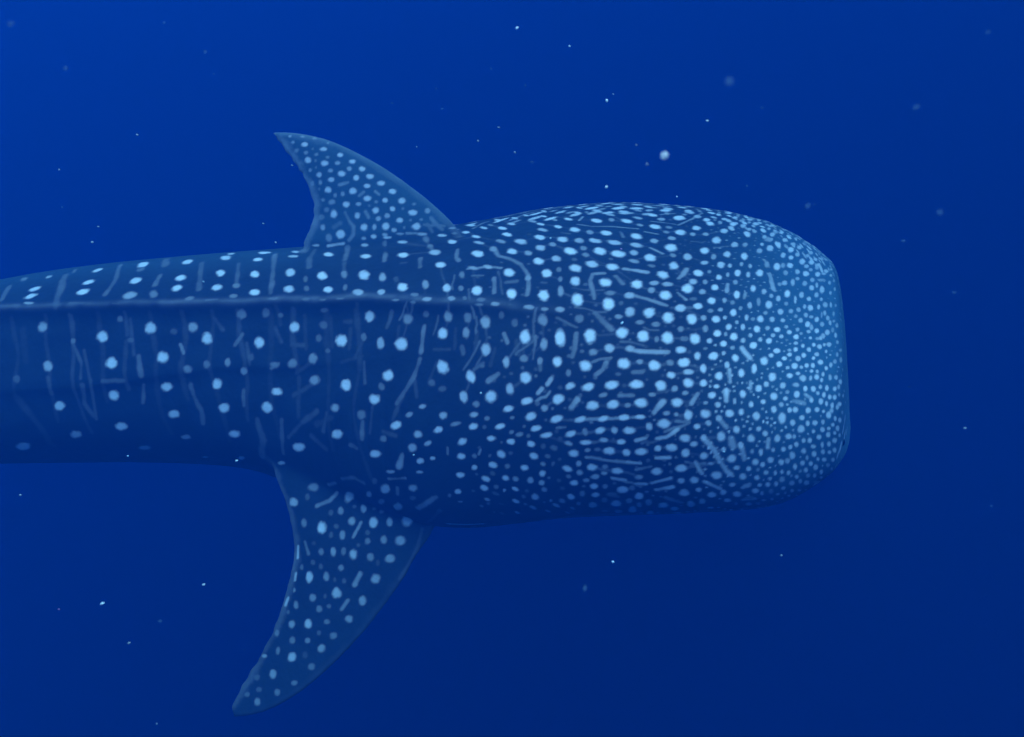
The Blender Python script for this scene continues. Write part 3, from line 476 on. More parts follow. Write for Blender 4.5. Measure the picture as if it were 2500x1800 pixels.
    (-825,-944,-806,24,-2,2,1,-15,-18,32), (-726,-945,-791,33,-2,1,1,-20,-27,50), (-861,-973,-847,22,-2,2,1,-14,-16,20), (-1057,-936,-873,21,-8,6,2,-23,-21,36), (-982,-977,-884,26,-5,4,2,-21,-22,34),
    (-911,-988,-876,24,-3,2,1,-15,-17,40), (-794,-986,-852,32,-2,1,1,-19,-24,36), (-1009,-884,-798,17,-5,3,1,-16,-15,22), (-1045,-995,-925,21,-4,3,2,-24,-24,34), (-978,-1027,-938,35,-5,4,2,-26,-28,72),
    (-846,-1016,-898,32,-2,2,1,-21,-26,54), (-920,-1027,-925,24,-2,2,1,-20,-23,11), (-1108,-998,-953,24,-9,7,1,-12,-10,54), (-888,-1061,-962,30,-2,1,1,-18,-24,34), (-1062,-1063,-1002,28,-4,3,2,-25,-27,54),
    (-1138,-1059,-1022,30,-6,5,2,-22,-21,20), (-963,-1098,-1023,28,-2,1,1,-13,-18,36), (-1123,-1099,-1059,24,-4,3,1,-14,-15,20), (-1039,-1116,-1060,25,-2,2,1,-17,-23,36), (-1128,-1133,-1099,26,-3,2,2,-20,-26,45),
    (-1177,-1106,-1081,23,-4,3,2,-15,-15,25), (-2364,444,309,32,4,9,11,-24,-2,60), (-2414,364,274,59,5,17,15,-31,-5,95), (-2416,308,258,62,6,18,16,-34,-5,95), (-2409,254,242,60,-22,9,5,-18,-6,60),
    (-2092,393,364,49,11,13,12,-28,-2,90), (-2113,303,334,58,6,16,14,-31,-7,100), (-2122,232,310,57,8,16,20,-45,-8,100), (-1847,356,409,49,16,11,21,-54,-2,100), (-1852,225,372,54,7,15,18,-43,-9,95),
    (-1855,117,338,64,6,18,22,-50,-13,60), (-1605,292,446,49,5,10,15,-45,-4,95), (-1612,166,409,49,2,12,16,-44,-11,100), (-1615,93,385,48,4,12,16,-42,-9,100), (-1408,264,478,49,-5,8,14,-54,-2,90),
    (-1391,314,480,38,-3,5,8,-35,5,90), (-1408,136,445,45,-6,8,13,-47,-13,95), (-1406,30,413,49,-5,9,12,-43,-10,90), (-1218,258,506,56,-23,9,7,-36,2,100), (-1233,186,497,47,-14,6,6,-32,-5,100),
    (-1229,72,464,43,-12,6,9,-47,-13,100), (-1206,-70,427,49,-16,8,8,-44,-13,100), (-1308,13,428,36,-6,6,9,-39,-9,35), (-1532,-5,370,51,-2,13,9,-26,-11,35), (-1310,-59,403,42,-8,7,7,-27,-10,35),
    (-1729,86,357,45,-15,6,13,-56,-17,35), (-1850,308,399,42,7,11,14,-33,-6,25), (-2513,493,279,37,5,10,20,-43,0,30), (-2330,176,146,51,-16,7,3,-28,-40,63), (-1994,49,147,59,-17,8,2,-27,-42,100),
    (-1738,-3,216,55,-17,7,3,-32,-45,90), (-1516,-67,247,47,-14,6,2,-25,-36,58), (-1441,-119,212,50,-15,6,2,-29,-46,100), (-1174,-217,233,49,-18,8,2,-28,-39,100), (-1267,-113,334,46,-15,6,-2,-12,-44,40),
    (-1143,-151,357,39,-13,6,-1,-11,-38,30), (-1070,-180,356,27,-10,4,0,-10,-20,25), (-1901,69,234,32,-9,4,0,-11,-27,30), (-2287,55,-12,50,-14,6,3,-28,-39,72), (-1939,-34,45,59,-18,8,3,-30,-43,100),
    (-1670,-99,105,57,-17,8,3,-29,-42,100), (-1841,-4,153,36,-11,5,1,-15,-25,23), (-2153,83,109,27,-7,3,1,-16,-25,34), (-1613,-50,219,39,-11,5,1,-17,-24,16), (-1536,-170,76,44,-13,6,0,-14,-33,40),
    (-1436,-190,109,34,-10,5,1,-18,-31,32), (-1330,-217,131,28,-9,4,1,-21,-34,45), (-1248,-259,107,34,-13,6,-2,-8,-35,54), (-1214,-242,172,38,-14,7,2,-22,-28,19), (-2227,-30,-189,54,-13,7,-3,-9,-42,94),
    (-1929,-95,-99,54,-15,8,-3,-11,-47,100), (-1647,-161,-21,54,-15,7,-1,-12,-39,93), (-1386,-234,28,46,-14,7,0,-19,-44,100), (-1077,-371,56,51,-26,13,1,-19,-29,100), (-1129,-379,-21,51,-23,11,-1,-15,-42,100),
    (-2159,-61,-332,58,-13,7,-9,9,-42,70), (-1903,-134,-248,62,-18,10,-7,3,-44,100), (-1615,-211,-142,57,-17,9,-3,-6,-37,89), (-1351,-287,-70,54,-19,10,-2,-10,-39,100), (-2480,45,-458,77,-19,10,-23,34,-60,90),
    (-1808,-125,-372,63,-20,11,-10,22,-36,63), (-1567,-226,-258,51,-16,8,-4,6,-26,53), (-1310,-319,-192,54,-23,12,-4,3,-37,100), (-1297,-277,-345,38,-25,14,-8,25,-34,63), (-1501,-176,-396,37,-16,9,-5,14,-16,54),
    (-1075,-430,-285,36,-22,13,-2,2,-20,72), (-2458,66,-87,42,-12,6,3,-21,-31,21), (-1195,252,509,36,-15,5,5,-26,1,90), (-1051,208,529,45,-23,8,5,-32,0,70), (-1054,157,524,47,-16,6,4,-26,-3,70),
    (-948,185,569,37,-13,5,0,-4,-11,70), (-701,116,595,38,-9,3,0,-7,-13,80), (-518,85,621,46,-9,3,0,-8,-12,90), (-591,106,636,41,-7,3,0,-3,-11,90), (-529,101,656,36,-6,2,0,-3,-10,60),
    (-425,86,660,46,-5,2,0,-5,-13,70), (-328,73,658,40,-3,1,0,-7,-11,95), (-280,22,645,38,-23,8,3,-61,2,90), (-219,141,650,38,-29,10,2,-47,4,95), (-878,117,547,48,-15,5,5,-38,-6,95),
    (-690,33,568,48,-18,6,5,-49,-3,95), (-507,-29,597,53,-28,10,5,-62,-1,100), (-356,-80,629,50,-27,10,4,-69,-2,75), (-323,-233,624,48,-25,9,3,-51,-6,95), (-155,-218,671,52,-55,11,-3,-66,-5,100),
    (-154,-77,674,48,-59,13,-1,-38,0,70), (-167,25,668,40,-53,12,-1,-44,2,90), (-83,-213,690,33,-34,7,-3,-62,-4,50), (-1048,20,492,46,-17,6,9,-61,-15,85), (-884,-69,509,45,-18,7,8,-64,-13,100),
    (-678,-151,543,51,-24,9,8,-78,-12,90), (-587,-214,556,32,-15,6,7,-78,-11,60), (-776,-102,528,30,-13,5,7,-64,-11,40), (-963,-62,491,23,-9,3,7,-50,-11,25), (-486,-346,561,45,-22,9,5,-66,-11,100),
    (-381,-378,584,30,-15,6,4,-72,-12,50), (-283,-455,598,35,-19,7,3,-66,-12,85), (-221,-491,612,24,-14,5,2,-44,-8,35), (-220,-382,632,27,-16,6,2,-53,-8,35), (-151,-546,624,42,-22,9,2,-68,-15,100),
    (-14,-472,676,44,-31,4,-5,-56,-12,95), (-2,-635,641,38,-13,5,0,-67,-18,100), (131,-686,656,42,-13,5,-1,-64,-19,100), (148,-538,697,40,-13,5,-2,-65,-14,95), (-1036,-111,460,52,-21,8,7,-51,-13,85),
    (-948,-143,475,27,-11,4,6,-43,-10,25), (-841,-196,491,44,-20,8,5,-44,-10,95), (-759,-219,509,21,-10,4,6,-56,-11,30), (-692,-288,512,51,-24,10,4,-43,-12,70), (-583,-339,533,37,-18,7,4,-45,-11,70),
    (-426,-435,559,36,-18,7,2,-28,-7,35), (-368,-492,561,46,-23,9,1,-22,-11,60), (-259,-545,585,35,-19,8,1,-29,-9,55), (-202,-575,599,18,-10,4,1,-25,-8,30), (-130,-621,610,39,-18,7,0,-25,-9,30),
    (-71,-669,611,38,-17,7,0,-21,-12,55), (70,-739,624,42,-14,6,0,-24,-12,50), (134,-769,628,32,-9,4,0,-18,-10,45), (-138,-640,595,39,-20,8,0,-8,-8,35), (-512,-419,527,36,-19,8,0,-7,-7,45),
    (-431,-472,538,27,-15,6,0,-7,-11,35), (-941,-214,449,45,-20,8,1,-14,-12,30), (-1110,-144,423,51,-18,7,1,-12,-10,30), (-775,-285,480,43,-18,7,0,-7,-7,35), (-859,-253,462,37,-17,7,0,-7,-8,35),
    (-382,15,625,29,-17,6,3,-49,-1,35), (-171,-352,652,47,-44,9,-2,-31,-5,55), (-104,-382,668,42,-37,7,-2,-33,-6,65), (68,-545,679,25,-16,2,-5,-52,-13,50), (-50,-135,700,46,-51,10,-2,-47,-1,50),
    (39,-187,717,51,-47,8,-4,-59,-2,80), (1,-284,705,47,-41,6,-4,-56,-5,90), (71,-330,714,32,-25,3,-4,-44,-5,55), (114,-426,711,43,-30,4,-5,-52,-8,95), (126,-295,726,41,-32,4,-5,-57,-5,75),
    (-201,305,632,43,-57,19,3,-83,17,90), (-135,162,666,35,-59,14,-1,-45,5,90), (-72,307,658,36,-98,26,-1,-73,15,90), (-46,72,694,40,-58,13,-2,-48,3,100), (-23,-52,705,44,-53,11,-2,-49,1,100),
    (-2,115,701,34,-51,11,-2,-41,3,90), (12,240,689,31,-70,17,-1,-50,7,90), (67,258,697,28,-59,14,-2,-44,7,80), (97,96,720,38,-48,9,-2,-38,2,60), (134,24,729,35,-38,7,-3,-39,1,90),
    (152,164,722,30,-42,8,-2,-38,4,90), (155,302,703,27,-64,16,-2,-53,9,90), (124,-166,731,45,-40,6,-4,-58,-1,95), (141,-71,733,43,-42,7,-3,-44,0,70), (-282,87,689,31,5,-2,0,-5,-9,60),
    (-103,191,670,27,-50,12,-1,-43,5,40), (-271,77,667,28,1,0,0,-5,-9,40), (-999,-246,323,49,-22,9,2,-32,-36,95), (-853,-270,418,38,-16,7,-1,-5,-19,22), (-855,-305,359,38,-17,7,2,-28,-30,23),
    (-764,-396,321,52,-25,11,2,-36,-40,100), (-632,-383,434,43,-23,10,1,-28,-36,80), (-454,-488,465,42,-23,10,1,-28,-34,45), (-371,-524,502,27,-16,7,0,-14,-25,25), (-272,-589,520,37,-23,9,0,-26,-35,50),
    (-187,-644,537,34,-20,8,0,-28,-30,35), (-112,-702,541,41,-22,9,1,-43,-36,61), (-44,-716,577,23,-11,5,0,-19,-24,22), (11,-765,564,25,-12,5,0,-29,-25,23), (126,-803,592,39,-14,6,0,-35,-33,45),
    (-875,-335,309,30,-14,6,1,-21,-26,25), (-658,-437,357,26,-14,6,1,-25,-27,31), (-579,-498,355,34,-18,8,2,-35,-39,69), (-483,-551,375,53,-30,13,1,-35,-39,100), (-295,-633,460,43,-28,12,1,-39,-33,100),
    (-193,-696,490,29,-17,8,1,-40,-32,49), (52,-835,534,39,-16,7,0,-49,-39,100), (129,-892,525,29,-11,5,-1,-39,-33,58), (-108,-800,461,38,-20,9,0,-37,-35,78), (-1001,-349,188,45,-21,10,1,-21,-36,42),
    (-899,-385,228,42,-20,9,2,-29,-40,48), (-1092,-311,162,46,-19,9,0,-15,-27,36), (-828,-395,272,26,-13,6,1,-15,-17,22), (-891,-437,145,51,-27,13,1,-26,-36,53), (-736,-532,168,46,-25,12,2,-29,-36,100),
    (-537,-610,252,50,-28,13,1,-31,-37,100), (-599,-642,150,48,-25,13,1,-23,-35,99), (-292,-740,353,40,-15,27,24,-51,-30,100), (-339,-754,285,29,-20,9,0,-19,-22,28), (-292,-802,280,32,-17,17,6,-18,-16,22),
    (-568,-624,205,25,-6,15,15,-25,-19,29), (-23,-883,441,27,-13,6,0,-30,-32,70), (48,-905,468,32,-13,6,0,-22,-22,41), (112,-938,473,22,-9,4,0,-23,-24,48), (-170,-847,359,32,-9,21,22,-43,-30,100),
    (-201,-880,283,32,-15,16,11,-32,-33,83), (-88,-941,312,47,-23,12,0,-25,-39,100), (-8,-963,357,28,-9,12,11,-30,-33,80), (57,-963,409,43,-18,9,0,-27,-34,100), (-147,-927,271,28,-15,7,0,-13,-21,43),
    (-785,-559,67,41,-22,11,0,-14,-29,60), (-662,-642,76,40,-20,10,0,-18,-35,36), (-500,-750,80,45,-15,30,14,-19,-22,100), (-775,-609,-39,49,-30,16,-1,-9,-38,100), (-439,-767,140,30,-13,21,9,-14,-12,53),
    (-378,-788,190,33,-17,17,5,-13,-14,66), (-288,-866,187,34,-22,11,0,-14,-27,73), (-156,-943,230,32,-13,15,6,-12,-18,73), (-103,-976,230,24,-9,11,4,-9,-14,41), (-309,-878,126,38,-21,22,6,-13,-21,100),
    (-398,-828,78,34,-21,11,0,-11,-29,79), (-158,-962,186,34,-14,17,6,-12,-21,100), (-48,-1014,214,36,-13,17,5,-9,-18,100), (-233,-916,174,45,-23,24,4,-9,-14,50), (-14,-1001,287,40,-14,18,6,-13,-20,100),
    (59,-1018,330,40,-11,17,6,-15,-21,100), (77,-1051,279,42,-12,18,8,-14,-27,100), (130,-1059,320,26,-10,5,0,-11,-24,63), (1,-1023,258,19,-6,8,4,-7,-12,41), (95,-1074,236,37,-11,17,5,-8,-20,100),
    (-974,-502,-162,55,-33,18,-3,-1,-40,100), (-600,-729,-71,48,-29,16,-1,-5,-30,100), (-557,-735,7,28,-15,8,0,-8,-25,36), (-426,-829,12,38,-24,13,-1,-8,-34,72), (-357,-867,55,32,-16,25,8,-10,-14,72),
    (-207,-955,112,33,-14,24,11,-12,-19,100), (-392,-860,-32,30,-19,10,-1,-3,-25,90), (-336,-894,-1,24,-15,8,0,-2,-16,90), (-211,-966,48,33,-18,10,0,-3,-27,100), (-396,-865,-85,30,-18,10,0,-1,-13,72),
    (-531,-780,-132,43,-30,17,-1,-1,-15,63), (-216,-972,-37,34,-17,10,0,-1,-24,100), (-227,-963,-123,26,-14,8,-1,3,-24,100), (-265,-940,-156,18,-10,6,-1,4,-23,32), (-219,-957,-177,24,-12,7,0,3,-11,45),
    (497,341,727,38,-72,15,-5,-53,10,40), (424,304,731,36,-67,14,-4,-43,7,70), (537,257,742,34,-34,5,-5,-43,6,70), (404,164,750,45,-50,8,-6,-59,6,80), (528,128,756,48,-32,2,-7,-54,4,85),
    (657,268,737,40,-33,3,-7,-56,9,80), (750,241,736,42,-28,1,-9,-61,9,80), (325,283,727,29,-55,12,-3,-39,6,90), (311,157,742,34,-44,8,-4,-51,5,90), (354,152,747,18,-22,4,-4,-38,3,40),
    (458,78,759,47,-36,3,-4,-38,2,60), (597,162,752,35,-22,1,-5,-39,4,50), (583,23,760,42,-22,0,-6,-40,1,60), (656,80,756,42,-22,0,-8,-56,3,90), (731,122,750,27,-13,0,-8,-49,4,50),
    (847,187,736,43,-16,-2,-13,-75,9,80), (787,53,751,43,-15,-2,-10,-60,4,90), (389,-15,760,47,-37,4,-6,-56,1,95), (459,-12,762,26,-17,1,-7,-56,1,50), (526,-31,763,50,-26,0,-8,-60,1,95),
    (262,54,745,37,-40,7,-4,-41,2,90), (200,69,736,24,-27,5,-3,-37,2,50), (211,-50,742,32,-31,5,-4,-45,1,90), (650,-105,760,49,-21,-2,-9,-60,0,95), (583,-88,762,29,-13,-1,-5,-35,0,50),
    (712,-108,758,29,-10,-1,-6,-39,0,40), (841,-92,749,35,-8,-3,-11,-58,1,90), (910,59,739,32,12,-4,-10,-64,4,90), (756,-169,755,44,-13,-3,-13,-74,0,90), (284,-123,752,44,-38,5,-6,-63,0,95),
    (349,-177,758,31,-22,2,-6,-55,-1,50), (421,-199,762,49,-27,1,-7,-54,-1,95), (552,-240,761,46,-20,-1,-10,-67,-2,95), (627,-293,757,33,-12,-1,-8,-50,-2,60), (708,-252,756,33,-11,-2,-8,-45,-1,60),
    (692,-365,751,48,-14,-3,-14,-79,-5,95), (693,-177,758,28,-10,-1,-6,-37,0,40), (872,-166,745,28,8,-3,-7,-47,0,60), (812,-181,750,23,-6,-2,-9,-49,0,60), (225,-235,744,44,-35,5,-6,-61,-3,85),
    (296,-270,751,41,-29,3,-6,-55,-3,60), (366,-286,756,48,-28,1,-6,-48,-3,80), (450,-314,757,58,-26,-1,-6,-47,-3,75), (543,-344,756,48,-19,-2,-7,-49,-3,70), (526,-423,749,32,-13,-1,-8,-50,-5,65),
    (180,-278,736,31,-24,3,-4,-43,-3,50), (312,-360,747,28,-17,1,-5,-43,-4,40), (253,-374,739,53,-35,3,-7,-65,-7,100), (379,-399,748,50,-24,0,-8,-64,-7,95), (457,-434,747,57,-23,-2,-8,-57,-7,95),
    (590,-472,743,44,-16,-2,-10,-62,-7,95), (520,-503,739,42,-16,-2,-5,-31,-5,50), (319,-428,740,30,-16,1,-5,-41,-6,40), (269,-459,731,25,-15,1,-3,-26,-4,20), (192,-429,724,38,-25,3,-5,-48,-7,70),
    (693,-443,744,25,-7,-2,-7,-36,-3,40), (422,-478,740,22,-9,-1,-3,-21,-3,20), (340,-512,730,52,-24,0,-7,-49,-9,80), (424,-545,729,51,-20,-1,-7,-48,-9,90), (630,-618,720,43,-13,-3,-10,-56,-11,90),
    (269,-532,719,47,-26,1,-7,-58,-12,90), (589,-544,733,32,-11,-2,-4,-25,-4,30), (684,-541,732,36,2,-1,-8,-69,-10,85), (754,-451,740,32,-8,-3,-13,-66,-6,70), (199,-525,709,23,-7,3,-1,-43,-8,30),
    (203,-600,694,17,-10,1,-5,-37,-10,35), (202,-683,672,25,-7,3,-2,-66,-20,50), (265,-627,697,40,-9,3,-2,-59,-15,90), (268,-750,662,46,-9,4,-3,-67,-24,100), (388,-660,702,50,-6,2,-3,-58,-15,100),
    (518,-680,704,47,-3,1,-4,-54,-14,100), (589,-678,707,40,-1,1,-3,-30,-7,60), (644,-687,705,47,0,0,-3,-30,-7,60), (573,-726,694,29,-2,1,-3,-35,-10,50), (406,-729,683,42,-5,2,-2,-30,-9,35),
    (628,-760,686,47,-1,0,-5,-51,-15,100), (481,-753,681,41,-4,2,-3,-37,-12,65), (392,-795,660,46,-5,2,-4,-64,-24,100), (444,-794,664,19,-2,1,-2,-24,-9,20), (477,-845,647,38,-4,2,-3,-50,-21,70),
    (552,-856,649,46,-4,2,-4,-48,-20,90), (431,-864,634,31,-4,2,-1,-21,-11,45), (625,-887,640,43,-2,1,-5,-52,-23,95), (681,-838,661,39,-1,0,-4,-38,-13,80), (513,-901,625,33,-4,2,-2,-21,-11,39),
    (574,-918,623,33,-3,1,-2,-24,-12,39), (197,-788,634,36,-10,4,-1,-26,-13,55), (272,-844,616,36,-9,4,-1,-30,-24,33), (195,-894,553,38,-13,6,-1,-58,-44,100), (314,-920,574,43,-11,5,-2,-54,-37,100),
    (440,-936,594,45,-9,4,-3,-43,-26,98), (521,-965,592,45,-6,3,-3,-43,-26,100), (616,-983,592,45,-4,2,-4,-48,-28,100), (572,-985,586,19,-2,1,-2,-25,-15,37), (672,-991,592,19,-1,1,-2,-21,-12,32),
    (670,-947,615,24,-1,1,-3,-28,-14,40), (386,-983,549,37,-9,4,-1,-30,-23,77), (324,-983,530,35,-9,4,-1,-22,-19,46), (467,-1006,555,35,-8,3,-1,-24,-18,66), (662,-1035,564,37,-3,1,-2,-28,-19,90),
    (181,-968,481,36,-13,6,-1,-29,-29,100), (290,-1016,486,45,-13,6,-1,-30,-31,100), (441,-1050,511,46,-12,5,-2,-32,-30,100), (502,-1058,523,28,-5,2,-1,-18,-15,54), (557,-1078,516,46,-6,3,-2,-30,-27,100),
    (618,-1077,527,28,-3,2,-1,-20,-17,42), (670,-1082,530,46,-4,2,-2,-28,-23,100), (225,-1015,455,21,-7,3,0,-18,-21,38), (417,-1075,477,23,-6,3,0,-11,-12,24), (685,-1114,505,37,-4,2,-1,-17,-15,80),
    (618,-1116,492,30,-4,2,-1,-19,-19,95), (230,-1050,414,34,-6,13,6,-17,-20,86), (300,-1075,420,48,-7,17,7,-19,-23,100), (391,-1096,441,47,-6,16,7,-21,-23,100), (485,-1120,454,50,-11,5,-1,-19,-25,100),
    (579,-1138,458,39,-6,3,-1,-23,-28,100), (683,-1146,472,41,-4,2,-1,-24,-27,100), (631,-1154,451,23,-3,2,-1,-15,-19,61), (357,-1110,402,31,-5,11,4,-10,-14,49), (544,-1154,427,28,-4,2,0,-9,-14,49),
    (670,-1169,441,25,-3,2,-1,-11,-14,56), (183,-1062,361,44,-10,17,8,-20,-29,100), (318,-1118,361,45,-9,17,8,-17,-28,100), (397,-1139,377,45,-8,17,8,-17,-27,100), (502,-1164,396,48,-9,5,0,-16,-29,100),
    (452,-1157,381,25,-7,3,0,-8,-16,51), (638,-1186,407,41,-6,3,0,-18,-30,100), (598,-1198,368,27,-5,2,0,-7,-16,61), (635,-1207,367,18,-3,1,0,-7,-15,62), (176,-1092,288,46,-12,19,6,-11,-23,100),
    (269,-1124,302,43,-10,18,5,-9,-20,100), (358,-1151,319,45,-10,18,5,-9,-19,100), (438,-1173,336,41,-12,6,0,-8,-20,100), (498,-1186,345,39,-8,4,0,-6,-16,100), (590,-1212,329,48,-9,5,0,-10,-31,100),
    (533,-1205,312,25,-4,2,1,-8,-28,82), (680,-1214,369,32,-4,2,0,-14,-32,100), (741,-1151,474,25,-2,1,-1,-18,-19,99), (791,-1162,466,21,0,0,-1,-11,-12,100), (772,-1183,438,30,-1,1,-1,-15,-20,100),
    (890,-1182,442,23,0,0,-1,-20,-24,100), (955,-1161,457,24,4,-2,-2,-18,-19,100), (986,-1143,466,20,4,-2,-2,-16,-16,85), (1054,-1131,455,23,6,-3,-2,-18,-17,86), (1014,-1170,427,28,6,-3,-2,-18,-21,100),
    (746,-1199,413,19,-1,1,0,-7,-11,59), (793,-1205,407,21,-1,0,0,-12,-19,86), (858,-1198,420,13,0,0,-1,-13,-19,74), (922,-1205,410,19,2,-1,-1,-14,-21,100), (970,-1192,415,22,4,-2,-1,-11,-16,100),
    (745,-1219,376,36,-3,2,0,-14,-29,100), (838,-1222,380,30,-1,0,0,-13,-25,100), (883,-1221,384,19,0,0,0,-12,-22,100), (942,-1225,370,27,4,-2,0,-14,-27,100), (1012,-1201,386,22,4,-2,-1,-14,-23,100),
    (1046,-1209,354,30,7,-4,0,-18,-36,100), (797,-1229,362,23,-1,0,0,-9,-21,79), (823,-1241,335,19,-1,0,0,-6,-16,56), (758,-1234,343,23,-2,1,0,-7,-20,80), (713,-1234,329,26,-3,2,0,-7,-20,100),
    (865,-1248,322,25,-1,0,1,-8,-26,100), (951,-1243,322,20,3,-1,0,-7,-20,86), (807,-1252,294,32,-2,1,1,-8,-37,100), (670,-1240,281,43,-6,3,1,-6,-31,100), (923,-1256,287,27,2,-1,1,-7,-33,100),
    (885,-1262,260,21,-1,0,2,-4,-28,100), (741,-1249,286,24,-2,1,1,-5,-25,100), (705,-1248,259,27,-3,2,1,-3,-22,86), (620,-1237,237,41,-7,4,1,-3,-30,100), (569,-1227,229,25,-5,3,1,-2,-25,100),
    (675,-1248,219,30,-4,2,2,-2,-34,100), (744,-1257,211,32,-3,2,2,-1,-30,100), (819,-1261,243,17,-1,0,1,-2,-21,100), (852,-1265,205,32,-2,1,2,-1,-34,100), (965,-1260,229,16,2,-1,2,-2,-29,100),
    (929,-1263,234,16,1,-1,1,-2,-21,68), (773,-1260,179,25,-2,1,1,0,-15,68), (662,-1246,151,44,-7,4,2,1,-33,100), (570,-1228,127,41,-8,5,2,2,-31,100), (505,-1216,207,44,-9,5,1,-2,-29,100),
    (346,-1160,272,40,-10,17,7,-8,-24,100), (401,-1177,281,22,-5,9,7,-9,-26,78), (458,-1193,289,43,-11,6,1,-6,-26,100), (800,-1260,126,36,-3,1,3,3,-35,100), (716,-1249,99,35,-4,3,3,5,-33,100),
    (666,-1241,91,28,-4,3,2,4,-27,86), (793,-1235,23,33,-3,2,4,14,-33,100), (737,-1240,49,23,-3,2,3,7,-25,100), (684,-1227,27,37,-5,3,4,14,-39,100), (510,-1186,-13,31,-7,4,3,18,-41,100),
    (611,-1168,-66,38,-7,4,6,31,-43,100), (552,-1172,-50,26,-5,3,5,27,-44,59), (516,-1153,-74,21,-4,3,4,25,-36,59), (572,-1084,-154,30,-2,1,10,69,-57,81), (661,-1151,-93,29,-3,2,6,34,-38,81),
    (720,-1190,-47,29,-3,2,8,35,-50,81), (761,-1208,-24,25,-2,1,6,25,-40,81), (803,-1170,-76,26,-1,1,4,17,-19,99), (689,-1072,-163,40,15,-9,8,51,-39,63), (503,-1213,91,30,-6,4,1,2,-19,59),
    (969,-87,734,37,16,-5,-10,-66,1,80), (1080,-71,713,31,19,-7,-13,-76,2,80), (912,-230,739,40,13,-5,-13,-84,-1,85), (838,-374,740,40,9,-3,-9,-66,-4,95), (935,-386,727,32,12,-4,-10,-66,-4,80),
    (1014,-371,714,33,16,-6,-12,-74,-3,90), (990,-253,726,32,16,-5,-10,-63,-1,70), (1042,-225,716,25,13,-5,-10,-58,-1,50), (1100,-269,703,27,14,-5,-12,-63,-1,60), (1162,-195,690,36,31,-11,-15,-80,0,80),
    (891,-504,722,31,8,-3,-8,-57,-6,80), (930,-499,717,18,6,-2,-7,-43,-4,70), (986,-464,711,16,7,-2,-7,-41,-3,60), (1023,-466,703,18,7,-3,-8,-46,-3,60), (955,-555,705,27,10,-4,-9,-58,-7,90),
    (1001,-550,697,18,6,-2,-8,-50,-6,70), (908,-585,708,15,4,-2,-6,-39,-5,60), (1055,-520,692,32,14,-5,-12,-67,-6,90), (1154,-395,675,34,26,-10,-16,-84,-3,90), (1108,-408,690,25,18,-7,-13,-71,-3,50),
    (866,-617,709,26,5,-2,-6,-45,-7,90), (783,-594,720,36,-7,-3,-10,-49,-8,95), (752,-664,708,34,-8,-3,-8,-41,-8,70), (802,-663,706,21,2,-1,-5,-38,-7,50), (831,-577,719,19,3,-1,-4,-30,-4,40),
    (821,-499,730,33,6,-2,-5,-35,-4,70), (870,-430,733,22,6,-2,-8,-57,-4,50), (838,-699,695,29,5,-2,-6,-43,-9,95), (932,-638,695,20,6,-2,-6,-40,-7,50), (1004,-667,678,24,6,-2,-9,-55,-9,85),
    (1048,-674,667,25,12,-5,-7,-39,-7,70), (925,-731,676,26,6,-3,-8,-53,-12,95), (722,-717,697,45,2,-1,-7,-59,-14,100), (781,-734,691,27,2,-1,-4,-34,-8,60), (812,-791,673,33,3,-1,-5,-41,-12,95),
    (866,-781,671,17,3,-1,-4,-32,-9,60), (899,-789,664,21,4,-2,-4,-29,-8,40), (1053,-759,643,30,14,-6,-8,-48,-11,85), (1011,-759,656,17,6,-2,-10,-59,-13,42), (969,-791,654,19,3,-1,-7,-46,-12,65),
    (753,-827,665,34,1,0,-4,-35,-12,90), (841,-842,655,20,3,-1,-3,-23,-8,60), (800,-853,654,22,2,-1,-3,-23,-8,40), (892,-851,645,25,5,-2,-6,-41,-13,95), (927,-818,651,15,3,-1,-4,-25,-7,50),
    (1099,-782,622,25,12,-5,-7,-40,-10,75), (1148,-756,613,21,11,-4,-6,-32,-7,60), (1187,-723,606,20,14,-6,-7,-37,-7,60), (719,-900,638,38,-1,0,-5,-50,-21,95), (767,-892,641,22,1,0,-3,-29,-11,60),
    (816,-897,637,30,2,-1,-5,-37,-14,95), (854,-885,638,14,2,-1,-2,-19,-7,70), (863,-931,618,24,3,-1,-4,-30,-13,84), (900,-902,626,16,3,-1,-3,-22,-8,61), (944,-871,632,16,2,-1,-5,-35,-11,75),
    (1000,-866,625,28,9,-4,-6,-41,-13,90), (1053,-847,616,22,9,-4,-5,-33,-10,70), (768,-946,618,20,0,0,-4,-34,-16,51), (813,-969,605,30,2,-1,-4,-30,-15,100), (846,-970,602,14,1,-1,-3,-21,-10,53),
    (921,-925,614,18,2,-1,-4,-31,-12,79), (977,-929,606,27,6,-3,-5,-34,-13,100), (879,-977,595,28,3,-1,-4,-35,-17,100), (722,-994,593,40,-1,1,-4,-44,-25,100), (778,-1004,588,21,0,0,-2,-21,-12,80),
    (832,-1013,580,24,2,-1,-3,-23,-13,98), (913,-990,585,20,2,-1,-3,-23,-11,68), (946,-964,595,16,2,-1,-3,-22,-10,66), (984,-976,582,19,5,-2,-3,-21,-10,79), (1021,-970,574,25,8,-4,-4,-26,-12,97),
    (952,-1010,571,28,4,-2,-4,-29,-15,100), (866,-1028,569,20,2,-1,-2,-17,-10,57), (829,-1052,557,16,1,0,-2,-17,-11,73), (725,-1062,550,23,-1,1,-3,-29,-21,87), (788,-1065,550,33,0,0,-3,-28,-19,100),
    (873,-1067,544,27,2,-1,-3,-28,-19,100), (1047,-1007,547,27,9,-4,-3,-20,-10,100), (987,-1064,530,31,8,-4,-4,-29,-19,100), (838,-1096,526,19,1,0,-2,-24,-18,84), (743,-1108,516,23,-1,1,-2,-27,-23,93),
    (801,-1132,496,29,0,0,-2,-24,-22,100), (943,-1103,513,20,3,-1,-4,-31,-24,100), (890,-1121,502,23,1,0,-3,-26,-22,100), (1014,-1115,483,29,7,-3,-3,-28,-23,100), (758,-1035,569,17,0,0,-1,-12,-7,36),
